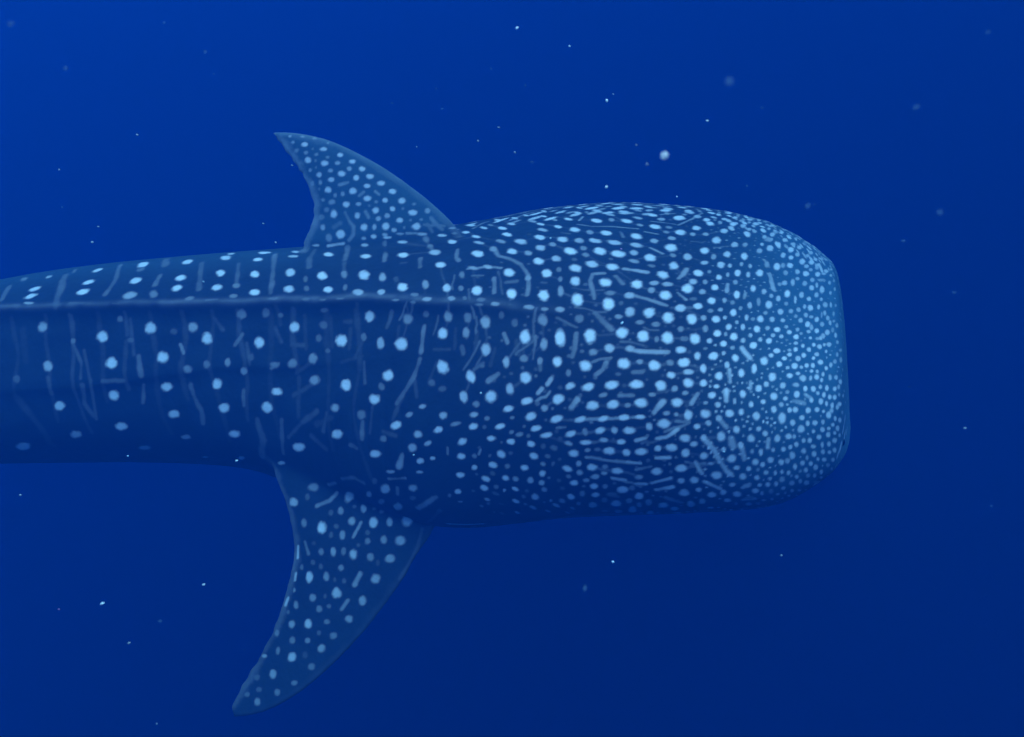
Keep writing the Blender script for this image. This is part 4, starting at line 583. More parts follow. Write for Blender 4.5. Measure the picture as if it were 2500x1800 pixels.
    (686,-992,592,21,-1,1,-2,-23,-13,28), (738,-784,679,32,1,0,-3,-23,-7,25), (720,-838,661,24,0,0,-2,-21,-7,20), (1098,-940,564,10,4,-2,-2,-10,-4,39), (1084,-353,701,9,4,-2,-2,-10,0,49),
    (66,-770,594,12,-5,2,0,-7,-9,19), (905,-1018,571,10,1,0,-1,-9,-5,52), (917,-1247,324,10,1,0,0,-3,-10,88), (953,-655,688,10,3,-1,-2,-10,-2,42), (893,-1244,335,11,0,0,0,-4,-10,69),
    (240,-821,625,12,-3,1,0,-9,-7,19), (572,-1182,390,15,-3,1,0,-7,-13,14), (1483,-305,469,10,0,0,-4,-16,2,55), (222,377,697,12,-43,12,-2,-45,10,10), (910,-1151,475,10,0,0,-1,-7,-7,39),
    (1271,-922,479,8,6,-3,-2,-9,-4,71), (958,371,694,20,27,-9,0,9,9,52), (1103,-580,667,13,8,-3,-2,-10,-1,28), (1481,-581,161,10,0,0,-3,-10,0,80), (979,-1021,560,11,3,-1,-1,-9,-5,45),
    (909,-1229,369,11,0,0,0,-5,-9,84), (1096,-539,676,10,6,-2,-2,-10,-1,41), (693,-667,709,14,-4,-1,-3,-14,-3,8), (1126,-1154,387,9,4,-2,0,-6,-8,82), (971,-729,669,10,2,-1,-2,-10,-2,29),
    (930,-1151,473,10,1,0,-1,-7,-7,72), (1063,-595,678,13,7,-3,-2,-10,-1,56), (1116,-326,696,9,7,-2,-2,-10,0,47), (859,-1173,452,10,0,0,-1,-7,-8,54), (761,-1256,247,10,-1,0,1,-1,-10,100),
    (288,-1046,451,14,-4,2,0,-9,-11,14), (805,-1263,186,10,-1,0,1,0,-10,83), (832,-1264,169,12,-1,0,1,0,-12,61), (1478,-559,214,10,0,0,-4,-14,3,48), (625,-1228,58,11,-2,1,1,3,-11,23),
    (850,-1255,291,10,0,0,0,-2,-10,86), (1373,-909,270,10,0,0,1,-3,-10,78), (951,73,734,15,7,-2,-3,-20,1,51), (766,-1161,465,10,0,0,0,-7,-8,77), (1443,-726,154,10,0,0,1,-2,-10,89),
    (895,-1131,-110,13,5,-3,6,29,-23,90), (1394,-663,482,10,0,0,-2,-10,-1,30), (862,-1264,126,12,-1,0,1,1,-12,69), (639,-1243,196,12,-2,1,1,0,-12,35), (701,-1178,435,15,-2,1,0,-9,-12,20),
    (1392,-310,571,13,17,-6,-2,-10,0,46), (1530,194,504,10,0,0,0,7,7,55), (773,-1128,-116,10,1,0,3,16,-14,33), (813,-1176,449,10,0,0,0,-7,-8,55), (853,-1129,497,10,0,0,-1,-8,-7,81),
    (764,-1253,94,10,-1,1,1,2,-10,97), (1479,-270,501,10,0,0,-3,-13,1,43), (1008,-1255,158,10,2,-1,1,0,-10,87), (956,-1255,274,10,1,-1,1,-2,-10,75), (1055,-284,711,10,5,-2,-2,-10,0,35),
    (639,-1204,-13,15,-3,2,2,7,-14,30), (1091,-969,553,10,3,-1,-2,-9,-4,38), (683,-1178,-61,11,-1,1,1,7,-9,35), (794,-1242,328,10,-1,0,0,-3,-10,77), (538,-1202,18,16,-3,2,1,5,-15,36),
    (1066,-799,627,9,4,-2,-2,-10,-3,56), (370,-859,627,14,-2,1,-1,-12,-8,15), (901,-1267,196,10,0,0,1,0,-10,49), (1216,-553,631,10,8,-3,-2,-10,-1,53), (920,-1075,536,10,1,0,-1,-9,-6,53),
    (690,-605,722,15,-4,-1,-3,-15,-3,12), (933,-1182,439,10,1,-1,-1,-7,-8,76), (556,-1190,367,10,-2,1,0,-4,-10,32), (895,-675,694,12,3,-1,-2,-10,-2,30), (722,-1112,-131,16,1,-1,6,31,-25,33),
    (1357,-926,331,10,0,0,-1,-6,-8,84), (1327,-831,485,7,7,-3,-2,-10,-3,41), (685,-762,685,15,0,0,-1,-14,-4,16), (753,-545,729,13,-3,-1,-3,-13,-2,10), (1005,-1239,307,10,2,-1,0,-3,-10,76),
    (793,-1095,528,11,0,0,-1,-8,-6,43), (797,-1251,70,10,-1,0,1,2,-10,64), (1107,-635,655,11,6,-2,-2,-10,-1,31), (885,-1202,416,10,0,0,0,-6,-9,65), (841,-1260,261,10,0,0,1,-1,-10,45),
    (1003,-1220,355,11,2,-1,0,-5,-9,64), (818,-1263,202,10,-1,0,1,0,-10,89), (873,-1152,475,10,0,0,-1,-7,-7,40), (535,-1192,351,12,-2,1,0,-4,-11,22), (1026,-153,723,15,8,-3,-2,-14,0,55),
    (1145,-840,587,11,6,-2,-2,-10,-3,37), (946,-1052,548,10,1,-1,-1,-9,-5,70), (1325,-918,434,13,15,-7,-2,-9,-5,63), (1451,-423,488,10,0,0,-3,-11,1,58), (1525,-535,-125,10,0,0,5,14,-12,69),
    (757,-1257,122,11,-1,1,1,1,-11,53), (1416,-425,538,14,19,-8,-2,-10,0,57), (584,-1214,31,15,-3,2,1,4,-14,25), (1015,-1007,556,10,3,-1,-1,-9,-5,68), (371,-1042,493,17,-4,2,0,-12,-12,23),
    (978,-1252,271,10,1,-1,1,-2,-10,50), (-51,-305,692,20,-18,3,-1,-19,-2,12), (854,-520,725,11,2,-1,-1,-10,-1,57), (862,-1235,355,10,0,0,0,-4,-10,99), (754,-1258,153,11,-1,1,1,0,-11,90),
    (1409,-576,500,10,0,0,-2,-10,-1,42), (948,-929,610,10,1,0,-1,-10,-4,57), (342,-794,655,17,-2,1,-1,-16,-6,17), (779,-1111,515,10,0,0,-1,-8,-7,50), (731,-1220,2,14,-2,1,2,6,-13,32),
    (1509,-159,481,10,0,0,-5,-18,3,43), (1066,-1109,-104,12,19,-12,0,7,7,65), (962,-418,720,13,5,-2,-2,-11,-1,37), (767,-1247,65,10,-1,1,1,3,-10,72), (1459,-46,556,12,20,-7,-4,-15,2,32),
    (843,-1263,125,10,-1,0,1,1,-10,90), (834,-1124,503,10,0,0,-1,-8,-7,37), (1081,-631,665,9,5,-2,-2,-10,-1,34), (924,-1175,449,10,1,0,-1,-7,-8,40), (503,-803,666,19,-2,1,-1,-18,-7,11),
    (835,-1174,-72,10,0,0,2,9,-9,95), (67,-1071,201,17,-6,3,0,-3,-15,33), (564,-1216,295,14,-3,1,0,-3,-14,15), (883,-1266,224,10,0,0,1,-1,-10,78), (1021,-1081,508,10,3,-1,-1,-9,-6,43),
    (597,-1229,84,10,-2,1,1,2,-10,27), (819,-1210,401,10,0,0,0,-5,-9,56), (785,-1261,210,11,-1,0,1,0,-11,70), (1044,-1229,308,10,2,-1,0,-3,-10,79), (715,-609,720,11,-3,-1,-2,-11,-2,9),
    (1198,-1105,-31,13,19,-12,4,14,-12,76), (800,-1021,578,12,0,0,-1,-10,-6,58), (439,-1111,446,17,-5,2,0,-10,-13,14), (-30,-788,525,18,-9,4,0,-13,-10,17), (1000,-1231,331,10,2,-1,0,-4,-10,68),
    (892,-736,680,10,2,-1,-1,-10,-2,27), (1444,-645,297,10,0,0,-2,-10,0,50), (1033,-605,684,10,3,-1,-2,-10,-1,27), (905,-1045,555,10,1,0,-1,-9,-5,39), (596,-1235,185,17,-3,2,1,0,-17,32),
    (825,-1157,471,10,0,0,-1,-7,-8,59), (731,-1256,169,10,-1,1,1,0,-10,30), (1015,-98,726,15,8,-3,-2,-15,0,33), (87,-896,499,16,-7,3,0,-11,-10,20), (600,-1157,439,10,-2,1,0,-6,-9,18),
    (943,-1120,-115,12,8,-5,6,25,-19,100), (963,-608,695,13,4,-2,-2,-12,-2,26), (1137,-813,599,10,5,-2,-2,-10,-3,55), (1518,-67,500,10,0,0,-5,-18,3,33), (995,-1250,270,10,2,-1,1,-2,-10,51),
    (493,-1209,255,17,-4,2,0,-3,-17,32), (54,-793,566,16,-6,3,0,-12,-9,19), (278,-944,545,14,-4,2,0,-11,-9,18), (793,-1259,250,10,-1,0,1,-1,-10,61), (1158,-1190,273,9,4,-2,1,-2,-10,83),
    (1105,-487,681,8,6,-2,-2,-10,-1,28), (394,-869,625,14,-2,1,-1,-12,-8,16), (1138,-507,667,10,7,-3,-2,-10,-1,39), (1062,-355,705,10,4,-2,-2,-10,0,47), (426,-1126,418,16,-4,2,0,-9,-13,23),
    (1102,-146,707,11,5,-2,-2,-11,0,35), (596,-1098,505,10,-1,1,0,-8,-7,22), (641,-535,734,17,-5,-1,-3,-18,-3,12), (216,-848,594,20,-6,3,0,-15,-12,13), (767,-1129,499,10,0,0,-1,-8,-7,44),
    (834,-645,707,11,2,-1,-1,-10,-2,50), (279,-1101,365,13,-4,2,0,-6,-11,15), (979,-1170,439,10,2,-1,-1,-7,-8,64), (951,-1137,483,10,2,-1,-1,-8,-7,54), (870,-1102,519,10,1,0,-1,-8,-6,39),
    (1421,-774,220,10,0,0,0,-3,-10,87), (1221,-395,651,8,6,-2,-2,-10,0,37), (936,-1236,22,11,1,-1,2,4,-9,83), (1395,-706,449,10,0,0,-2,-10,-1,46), (963,-696,678,10,3,-1,-2,-10,-2,52),
    (1078,-998,542,10,3,-1,-1,-9,-5,67), (702,-1252,205,10,-1,1,1,0,-10,16), (490,-1213,138,11,-2,1,1,0,-11,18), (865,-1155,-91,10,1,-1,3,12,-11,58), (1345,-985,13,10,0,0,4,13,-11,87),
    (1500,-164,502,10,0,0,-4,-15,2,58), (967,-1208,391,11,2,-1,0,-5,-9,51), (549,-1217,68,18,-3,2,1,3,-18,16), (46,-612,658,14,-5,2,0,-13,-3,9), (1184,-886,550,10,6,-3,-2,-10,-3,60),
    (887,-1234,359,10,0,0,0,-4,-9,56), (820,-1197,422,10,0,0,0,-6,-9,58), (1480,-518,258,10,0,0,-8,-27,9,34), (826,-1184,440,10,0,0,0,-6,-8,45), (723,-1189,424,10,-1,0,0,-6,-9,14),
    (482,-945,597,11,-2,1,-1,-9,-6,20), (1467,-443,419,10,0,0,-5,-18,4,32), (251,-920,554,15,-4,2,0,-12,-9,21), (771,-1255,268,11,-1,0,0,-2,-11,74), (1416,-764,273,10,0,0,-1,-8,-7,46),
    (-41,-806,503,15,-7,3,0,-10,-9,20), (909,-96,742,12,4,-1,-2,-13,0,38), (811,375,708,18,-23,4,-10,-68,15,15), (464,-655,708,17,-6,-1,-3,-17,-4,12), (726,-420,745,10,-3,-1,-2,-10,-1,18),
    (1457,110,563,10,0,0,-6,-23,4,43), (275,344,710,19,-52,13,-4,-67,14,20), (322,-731,675,16,-2,1,-1,-15,-5,14), (956,195,723,10,6,-2,-3,-21,3,53), (331,-616,708,17,-8,0,-2,-17,-4,10),
    (1066,-447,698,10,4,-1,-2,-10,-1,59), (662,-800,673,13,0,0,-1,-13,-4,17), (830,-1259,98,10,-1,0,1,2,-10,57), (530,-1218,241,15,-3,1,1,-2,-15,23), (901,-1086,529,10,0,0,-1,-8,-6,46),
    (612,-1218,29,13,-3,1,1,4,-12,34), (835,-283,746,10,-2,-1,-2,-11,0,9), (777,-375,745,11,-3,-1,-2,-11,-1,17), (981,-1212,380,10,2,-1,0,-5,-9,93), (998,-822,640,10,3,-1,-2,-10,-3,53),
    (892,-1255,299,10,0,0,0,-3,-10,61), (733,8,756,19,-8,-1,-4,-26,1,15), (632,-1231,289,10,-2,1,0,-2,-10,35), (1305,-1020,-13,10,0,0,0,7,7,100), (678,-887,642,17,-1,0,-2,-16,-6,8),
    (366,-913,591,14,-3,1,-1,-12,-8,10), (766,-1245,313,11,-1,0,0,-3,-10,48), (1367,-939,2,10,0,0,4,13,-11,52), (1107,-1160,394,9,4,-2,0,-6,-8,57), (1145,-1135,397,11,4,-2,-1,-7,-8,43),
    (969,-1230,348,10,2,-1,0,-4,-10,97), (1154,-319,683,13,10,-4,-2,-10,0,40), (950,-295,731,13,5,-2,-2,-12,0,28), (723,-1254,138,10,-1,1,1,1,-10,26), (626,-395,751,15,-5,-1,-3,-15,-1,11),
    (-74,-910,370,18,-9,4,0,-10,-12,17), (1427,-632,399,10,0,0,-2,-10,0,51), (839,-1174,452,12,0,0,-1,-7,-9,53), (1054,-963,567,10,3,-1,-1,-9,-4,59), (1073,-1160,-54,10,9,-5,3,10,-10,49),
    (926,-1239,343,10,1,0,0,-4,-10,64), (700,-1252,165,15,-2,1,1,0,-16,26), (990,-614,689,10,3,-1,-2,-10,-1,47), (1132,-1213,182,9,4,-2,1,0,-10,74), (237,-944,530,17,-5,2,0,-13,-11,23),
    (1475,-645,83,10,0,0,1,-3,-10,50), (382,-1022,515,14,-4,2,0,-11,-10,22), (1074,-962,561,10,3,-2,-2,-9,-4,55), (1154,-1120,409,9,4,-2,-1,-7,-8,80), (239,-1100,334,11,-4,2,0,-4,-10,28),
    (131,-1026,378,19,-7,4,0,-10,-15,15), (1391,-691,471,10,0,0,-2,-10,-2,29), (598,-1175,412,10,-2,1,0,-6,-9,21), (1089,-209,707,9,4,-2,-2,-11,0,52), (645,-1128,485,10,-1,1,0,-7,-8,18),
    (1016,-1232,320,10,2,-1,0,-4,-10,45), (624,-1239,131,16,-3,2,1,1,-16,20), (279,-967,527,16,-5,2,0,-12,-11,23), (1352,-886,407,10,0,0,-2,-9,-5,71), (419,-978,562,11,-3,1,0,-9,-7,11),
    (564,-1198,-3,12,-2,1,1,5,-11,36), (913,-325,735,12,4,-1,-2,-11,0,56), (742,-1240,320,10,-1,0,0,-3,-10,23), (1060,-1084,493,10,3,-1,-1,-8,-6,53), (1039,-1248,207,10,3,-1,1,0,-10,54),
    (611,-930,620,12,-1,0,-1,-11,-5,10), (842,-1143,485,10,0,0,-1,-7,-7,36), (572,-1223,75,11,-2,1,1,2,-11,31), (901,-1266,217,10,0,0,1,0,-10,74), (191,-1123,23,19,-5,-5,-5,4,-19,20),
    (1091,-741,636,9,5,-2,-2,-10,-2,35), (1121,-1209,273,9,4,-2,1,-2,-10,58), (695,-1046,559,16,-1,1,-1,-14,-9,15), (-163,-994,-101,15,-6,-3,-4,3,-14,19), (769,-265,752,16,-4,-1,-3,-17,0,13),
    (17,-878,474,15,-7,3,0,-10,-10,20), (135,-1079,277,12,-5,2,0,-4,-11,22), (1162,-1113,-52,14,22,-13,5,18,-14,77), (801,-1261,224,10,-1,0,1,-1,-10,100), (827,-1225,-1,10,-1,0,1,5,-9,75),
    (868,-716,688,11,2,-1,-1,-10,-2,51), (883,149,736,12,-4,-1,-4,-20,2,9), (1520,97,517,10,0,0,-6,-25,5,30), (178,-1107,239,17,-6,3,0,-4,-16,14), (638,-443,746,13,-4,-1,-2,-13,-1,8),
    (606,-1028,562,12,-1,1,-1,-10,-7,12), (857,-1162,465,10,0,0,-1,-7,-8,72), (527,-1212,277,14,-3,1,0,-3,-14,30), (150,-1111,29,13,-4,-3,-4,2,-13,34), (1417,-736,314,10,0,0,-2,-10,-4,71),
    (786,-1218,385,10,0,0,0,-5,-9,71), (71,-433,701,18,-13,2,-2,-17,-3,16), (979,-350,722,13,6,-2,-2,-11,0,25), (355,-729,679,16,-2,1,-1,-15,-5,8), (1165,-1165,333,9,4,-2,0,-4,-9,52),
    (385,-892,609,13,-3,1,-1,-11,-7,15), (642,-1225,322,11,-2,1,0,-3,-11,22), (535,-1083,-154,18,-2,2,4,28,-25,29), (973,-1113,498,10,2,-1,-1,-8,-7,57), (1291,-896,479,10,7,-3,-2,-10,-4,67),
    (102,-1040,330,19,-7,4,0,-8,-16,25), (891,-933,614,10,1,-1,-1,-10,-4,52), (1056,-1237,262,10,3,-2,1,-2,-10,46), (1372,-322,583,10,12,-5,-2,-10,0,38), (836,-1249,314,10,0,0,0,-3,-10,96),
    (-42,-984,-218,20,4,-11,-3,11,-17,18), (1420,-524,504,10,0,0,-2,-10,0,60), (49,-1054,235,13,-5,3,0,-4,-12,30), (192,-1040,402,18,-7,3,0,-10,-15,13), (1164,-911,548,9,5,-2,-2,-10,-4,31),
    (42,-930,437,16,-7,3,0,-10,-11,21), (313,-1141,299,17,-5,3,0,-5,-16,31), (998,-1092,507,10,2,-1,-1,-8,-6,51), (1283,-590,589,9,7,-3,-2,-10,-1,30), (581,-1039,551,12,-1,1,-1,-9,-7,22),
    (1433,-638,368,10,0,0,-2,-10,0,36), (1215,-1135,323,8,5,-3,0,-4,-9,57), (597,-1235,158,11,-2,1,1,0,-11,19), (306,-660,694,20,-4,1,-1,-20,-5,20), (913,-1165,461,10,0,0,-1,-7,-8,79),
    (1061,-1220,318,10,3,-2,0,-4,-10,97), (660,-1221,344,10,-2,1,0,-4,-10,26), (1488,-629,-123,10,0,0,0,7,7,63), (917,-1266,206,10,1,0,1,0,-10,98), (1315,-945,428,11,12,-5,-2,-9,-5,36),
    (580,-779,678,11,-1,0,-1,-11,-3,14), (721,-656,711,10,-3,-1,-2,-10,-2,17), (572,-1223,265,11,-2,1,0,-2,-11,27), (574,-1170,412,15,-2,1,0,-8,-13,14), (719,-1134,490,12,-1,0,-1,-9,-9,21),
    (821,-1254,79,10,-1,0,1,2,-10,47), (669,-1230,318,10,-1,1,0,-3,-10,18), (-42,-1034,151,12,-5,3,0,-2,-11,23), (960,8,735,13,6,-2,-2,-15,1,31), (1348,-56,621,15,21,-7,-3,-13,1,60),
    (-75,-982,-213,12,1,-6,-2,6,-10,23), (229,-1079,368,16,-5,3,0,-7,-13,14), (-123,-843,405,21,-11,5,0,-12,-13,26), (413,-1194,157,13,-4,2,0,0,-13,32), (960,-214,733,14,6,-2,-2,-13,0,56),
    (534,-1222,173,17,-3,2,1,0,-17,20), (741,-609,719,13,-3,-1,-3,-13,-2,18), (105,442,663,23,0,0,0,14,14,14), (178,-829,593,14,-5,2,0,-11,-9,9), (1085,-1166,401,10,3,-2,-1,-6,-8,60),
    (940,-1072,536,10,1,0,-1,-9,-6,36), (1047,-1112,475,10,3,-1,-1,-8,-7,42), (588,-1112,489,16,-2,1,-1,-11,-12,12), (191,-1126,123,15,-5,3,0,-1,-14,19), (1044,-1155,434,10,2,-1,-1,-7,-8,44),
    (1038,-1129,-95,12,12,-8,6,23,-18,84), (645,-837,661,16,-1,0,-1,-15,-5,15), (905,-1237,352,10,0,0,0,-4,-10,74), (974,-662,683,10,3,-1,-2,-10,-2,42), (486,-188,763,15,-7,0,-2,-16,0,18),
    (791,-470,736,10,-2,-1,-2,-10,-1,14), (627,-1236,94,15,-3,2,1,2,-15,23), (734,-1171,450,12,-1,0,0,-8,-10,19), (1092,-1214,302,10,3,-2,0,-3,-10,58), (1477,-304,488,10,0,0,-4,-14,2,30),
    (-127,-913,314,12,-5,5,3,-7,-8,12), (509,-1206,47,12,-3,1,1,3,-12,30), (701,-946,617,10,0,0,-1,-9,-5,19), (-93,-550,639,14,-6,2,0,-13,-3,18), (563,-1026,558,12,-1,1,-1,-10,-7,21),
    (-32,-921,391,14,-7,3,0,-8,-9,13), (514,-1029,548,13,-2,1,-1,-10,-8,16), (1068,-1177,395,10,3,-1,0,-6,-8,79), (597,-177,761,16,-7,0,-3,-17,0,12), (740,-318,751,11,-3,-1,-2,-12,0,20),
    (582,-807,669,11,-1,0,-1,-10,-4,13), (535,-1184,371,10,-2,1,0,-4,-10,19), (1206,-184,674,12,11,-4,-2,-11,0,52), (718,-1200,406,10,-1,1,0,-5,-9,13), (56,-1046,-134,16,0,-7,-3,7,-15,32),
    (1179,-235,680,11,9,-3,-2,-11,0,36), (-113,-984,195,16,-8,4,0,-5,-13,25), (924,-1056,548,11,1,0,-1,-9,-5,65), (777,-687,702,10,1,0,-1,-10,-2,18), (741,-1254,253,12,-1,1,1,-1,-12,31),
    (877,-664,698,11,2,-1,-1,-10,-2,35), (951,-1184,431,10,2,-1,0,-6,-8,81), (970,-836,640,10,2,-1,-2,-10,-3,55), (270,-1083,389,17,-5,3,0,-9,-14,20), (192,-1118,213,19,-7,4,0,-3,-18,16),
    (594,-1226,279,14,-3,1,0,-3,-14,33), (1427,-725,272,10,0,0,-2,-9,-5,50), (990,-1254,247,10,2,-1,1,-1,-10,88), (932,-1263,130,10,1,-1,1,1,-10,70), (1372,-476,557,11,12,-5,-2,-10,0,32),
    (986,-149,730,9,4,-2,-2,-11,0,31), (-7,-698,619,19,-7,3,0,-16,-8,14), (593,-862,649,16,-1,0,-1,-14,-6,9), (1304,-868,484,8,6,-3,-2,-10,-3,45), (1522,-12,506,11,0,0,-5,-20,3,39),
    (871,-269,743,10,3,-1,-1,-10,0,36), (486,-1088,491,15,-3,1,0,-10,-11,16), (108,-627,668,13,-4,2,0,-12,-3,11), (243,-992,489,16,-5,2,0,-11,-11,14), (1109,-954,554,10,4,-2,-2,-9,-4,59),
    (849,-1265,149,10,-1,0,1,0,-10,57), (461,-1207,159,17,-4,2,1,0,-18,16), (-156,-752,469,15,-9,4,0,-9,-9,10), (560,-1227,194,12,-2,1,1,0,-13,26), (1400,-872,66,10,0,0,2,6,-8,76),
    (489,-594,722,15,-5,-1,-2,-15,-3,9), (1125,-798,608,9,4,-2,-2,-10,-2,31), (383,416,704,15,-68,18,0,13,13,11), (134,-1070,-111,12,0,-5,-2,6,-11,28), (772,-1259,228,10,-1,0,1,-1,-10,82),
    (814,-1082,537,10,0,0,-1,-8,-6,65), (585,-1020,565,14,-1,1,-1,-12,-8,18), (237,-787,643,13,-3,1,0,-12,-5,12), (710,-1244,289,10,-1,1,0,-2,-10,35), (970,-1127,486,10,2,-1,-1,-8,-7,69),
    (1250,-97,662,9,9,-3,-3,-12,0,54), (928,-113,740,11,4,-1,-2,-12,0,37), (852,-1263,242,10,0,0,1,-1,-10,78), (1162,-1041,475,9,4,-2,-1,-9,-6,49), (1012,-1145,456,10,2,-1,-1,-7,-7,46),
    (601,-815,667,11,-1,0,-1,-10,-4,13), (324,-864,614,14,-3,1,0,-12,-9,17), (1029,-1250,164,10,2,-1,1,0,-10,73), (-134,-998,106,14,-7,-2,-4,0,-13,19), (599,-1049,546,10,-1,1,-1,-8,-6,20),
    (887,-335,738,10,3,-1,-2,-10,0,32), (525,-1115,472,11,-2,1,0,-7,-8,18), (468,-970,579,12,-2,1,-1,-10,-6,22), (344,-1173,156,12,-3,2,0,0,-12,29), (914,-870,636,10,2,-1,-1,-10,-3,34),
    (1004,-949,590,10,3,-1,-1,-10,-4,57), (96,-975,422,15,-6,3,0,-9,-11,27), (516,-1088,498,16,-2,1,-1,-11,-11,20), (674,-1197,399,14,-2,1,0,-7,-12,13), (602,-1098,-142,15,-2,1,3,22,-20,35),
    (984,-1222,359,10,2,-1,0,-5,-9,79), (-6,-1056,113,18,-7,4,0,-2,-17,22), (256,-1098,352,16,-5,3,0,-7,-14,19), (892,-1151,475,10,0,0,-1,-7,-7,73), (162,-1002,433,16,-6,3,0,-10,-12,24),
    (635,-1235,272,10,-2,1,0,-2,-10,19), (696,63,755,12,-6,0,-3,-18,1,18), (596,-1202,-4,13,-3,2,1,5,-12,36), (968,-1222,1,10,2,-1,2,5,-9,90), (770,-1147,481,11,0,0,-1,-7,-8,53),
    (-149,-447,643,19,-17,3,-1,-17,-3,13), (694,-1188,419,10,-1,1,0,-6,-9,16), (1241,13,669,11,12,-4,-3,-15,1,47), (1246,-1135,99,10,9,-5,2,3,-10,88), (1117,-499,675,8,6,-2,-2,-10,-1,30),
    (786,-300,749,10,-3,-1,-2,-12,0,12), (151,-848,568,14,-5,2,0,-11,-8,13), (227,-967,506,17,-5,2,0,-12,-11,22), (677,-727,695,15,0,0,-2,-14,-4,13), (723,-517,734,11,-3,-1,-2,-11,-1,18),
    (808,-1218,386,10,0,0,0,-5,-9,81), (701,-787,678,16,0,0,-2,-15,-5,19), (502,-1216,164,11,-2,1,0,0,-11,27), (398,-1183,245,11,-3,2,0,-2,-11,18), (160,-1071,323,13,-5,2,0,-5,-12,29),
    (96,-957,443,17,-7,3,0,-10,-12,13), (618,-1239,165,12,-2,1,1,0,-13,34), (1040,-631,678,10,4,-2,-2,-10,-1,38), (708,244,738,12,-8,1,-4,-28,4,20), (811,-276,748,14,-3,-1,-3,-15,0,14),
    (985,-1229,343,10,2,-1,0,-4,-10,100), (119,-848,555,20,-8,3,0,-16,-11,14), (929,-24,740,10,4,-1,-2,-13,0,40), (529,-1009,565,18,-2,1,-1,-15,-11,11), (947,-1259,257,10,1,-1,1,-1,-10,76),
    (1015,-1225,339,10,2,-1,0,-4,-10,100), (803,-1191,429,10,0,0,0,-6,-8,74), (313,-835,633,16,-3,1,-1,-14,-9,11), (46,-657,646,18,-6,2,0,-17,-5,14), (-128,-986,-180,16,-2,-6,-4,7,-15,32),
    (557,-790,674,12,-1,0,-1,-11,-4,10), (553,-1200,339,11,-2,1,0,-4,-10,33), (914,264,719,10,-4,0,-5,-27,5,17), (-94,-769,500,18,-9,4,0,-12,-10,17), (644,-930,621,16,-1,0,-1,-14,-7,11),
    (1130,-617,651,9,5,-2,-2,-10,-1,38), (797,-77,753,12,-3,-1,-3,-15,0,18), (329,-1061,454,16,-5,2,0,-10,-12,22), (594,389,717,20,-40,9,-8,-75,16,18), (1099,-1030,516,10,4,-2,-1,-9,-5,42),
    (748,-1129,-116,12,0,0,3,18,-16,35), (1028,-1149,446,10,2,-1,-1,-7,-7,64), (711,-1220,365,10,-1,1,0,-4,-10,24), (585,-360,754,13,-5,0,-2,-13,-1,11), (-46,-371,685,16,-13,2,-1,-14,-2,17),
    (410,-1184,46,17,-5,3,1,3,-17,22), (1021,-582,689,10,3,-1,-2,-10,-1,54), (1544,120,494,10,0,0,0,7,7,60), (791,-405,742,10,-2,-1,-2,-10,-1,11), (644,-1055,-176,16,5,-3,0,9,9,29),
    (701,-1204,395,10,-1,1,0,-5,-9,14), (1339,-927,401,9,13,-6,-1,-8,-6,43), (210,-1088,334,12,-4,2,0,-5,-10,20), (758,-332,749,13,-3,-1,-3,-14,-1,19), (1518,-533,-13,10,0,0,0,-4,-10,97),
    (666,-1203,-21,15,-2,1,2,7,-13,20), (-3,-926,409,16,-8,4,0,-9,-11,17), (-146,-1004,-15,13,-6,-2,-4,1,-13,22), (728,-954,614,13,0,0,-1,-12,-6,11), (987,-1254,103,10,1,-1,1,2,-10,51),
    (712,-1095,524,11,-1,0,-1,-8,-7,25), (79,-108,725,20,-20,3,-1,-22,0,9),
]
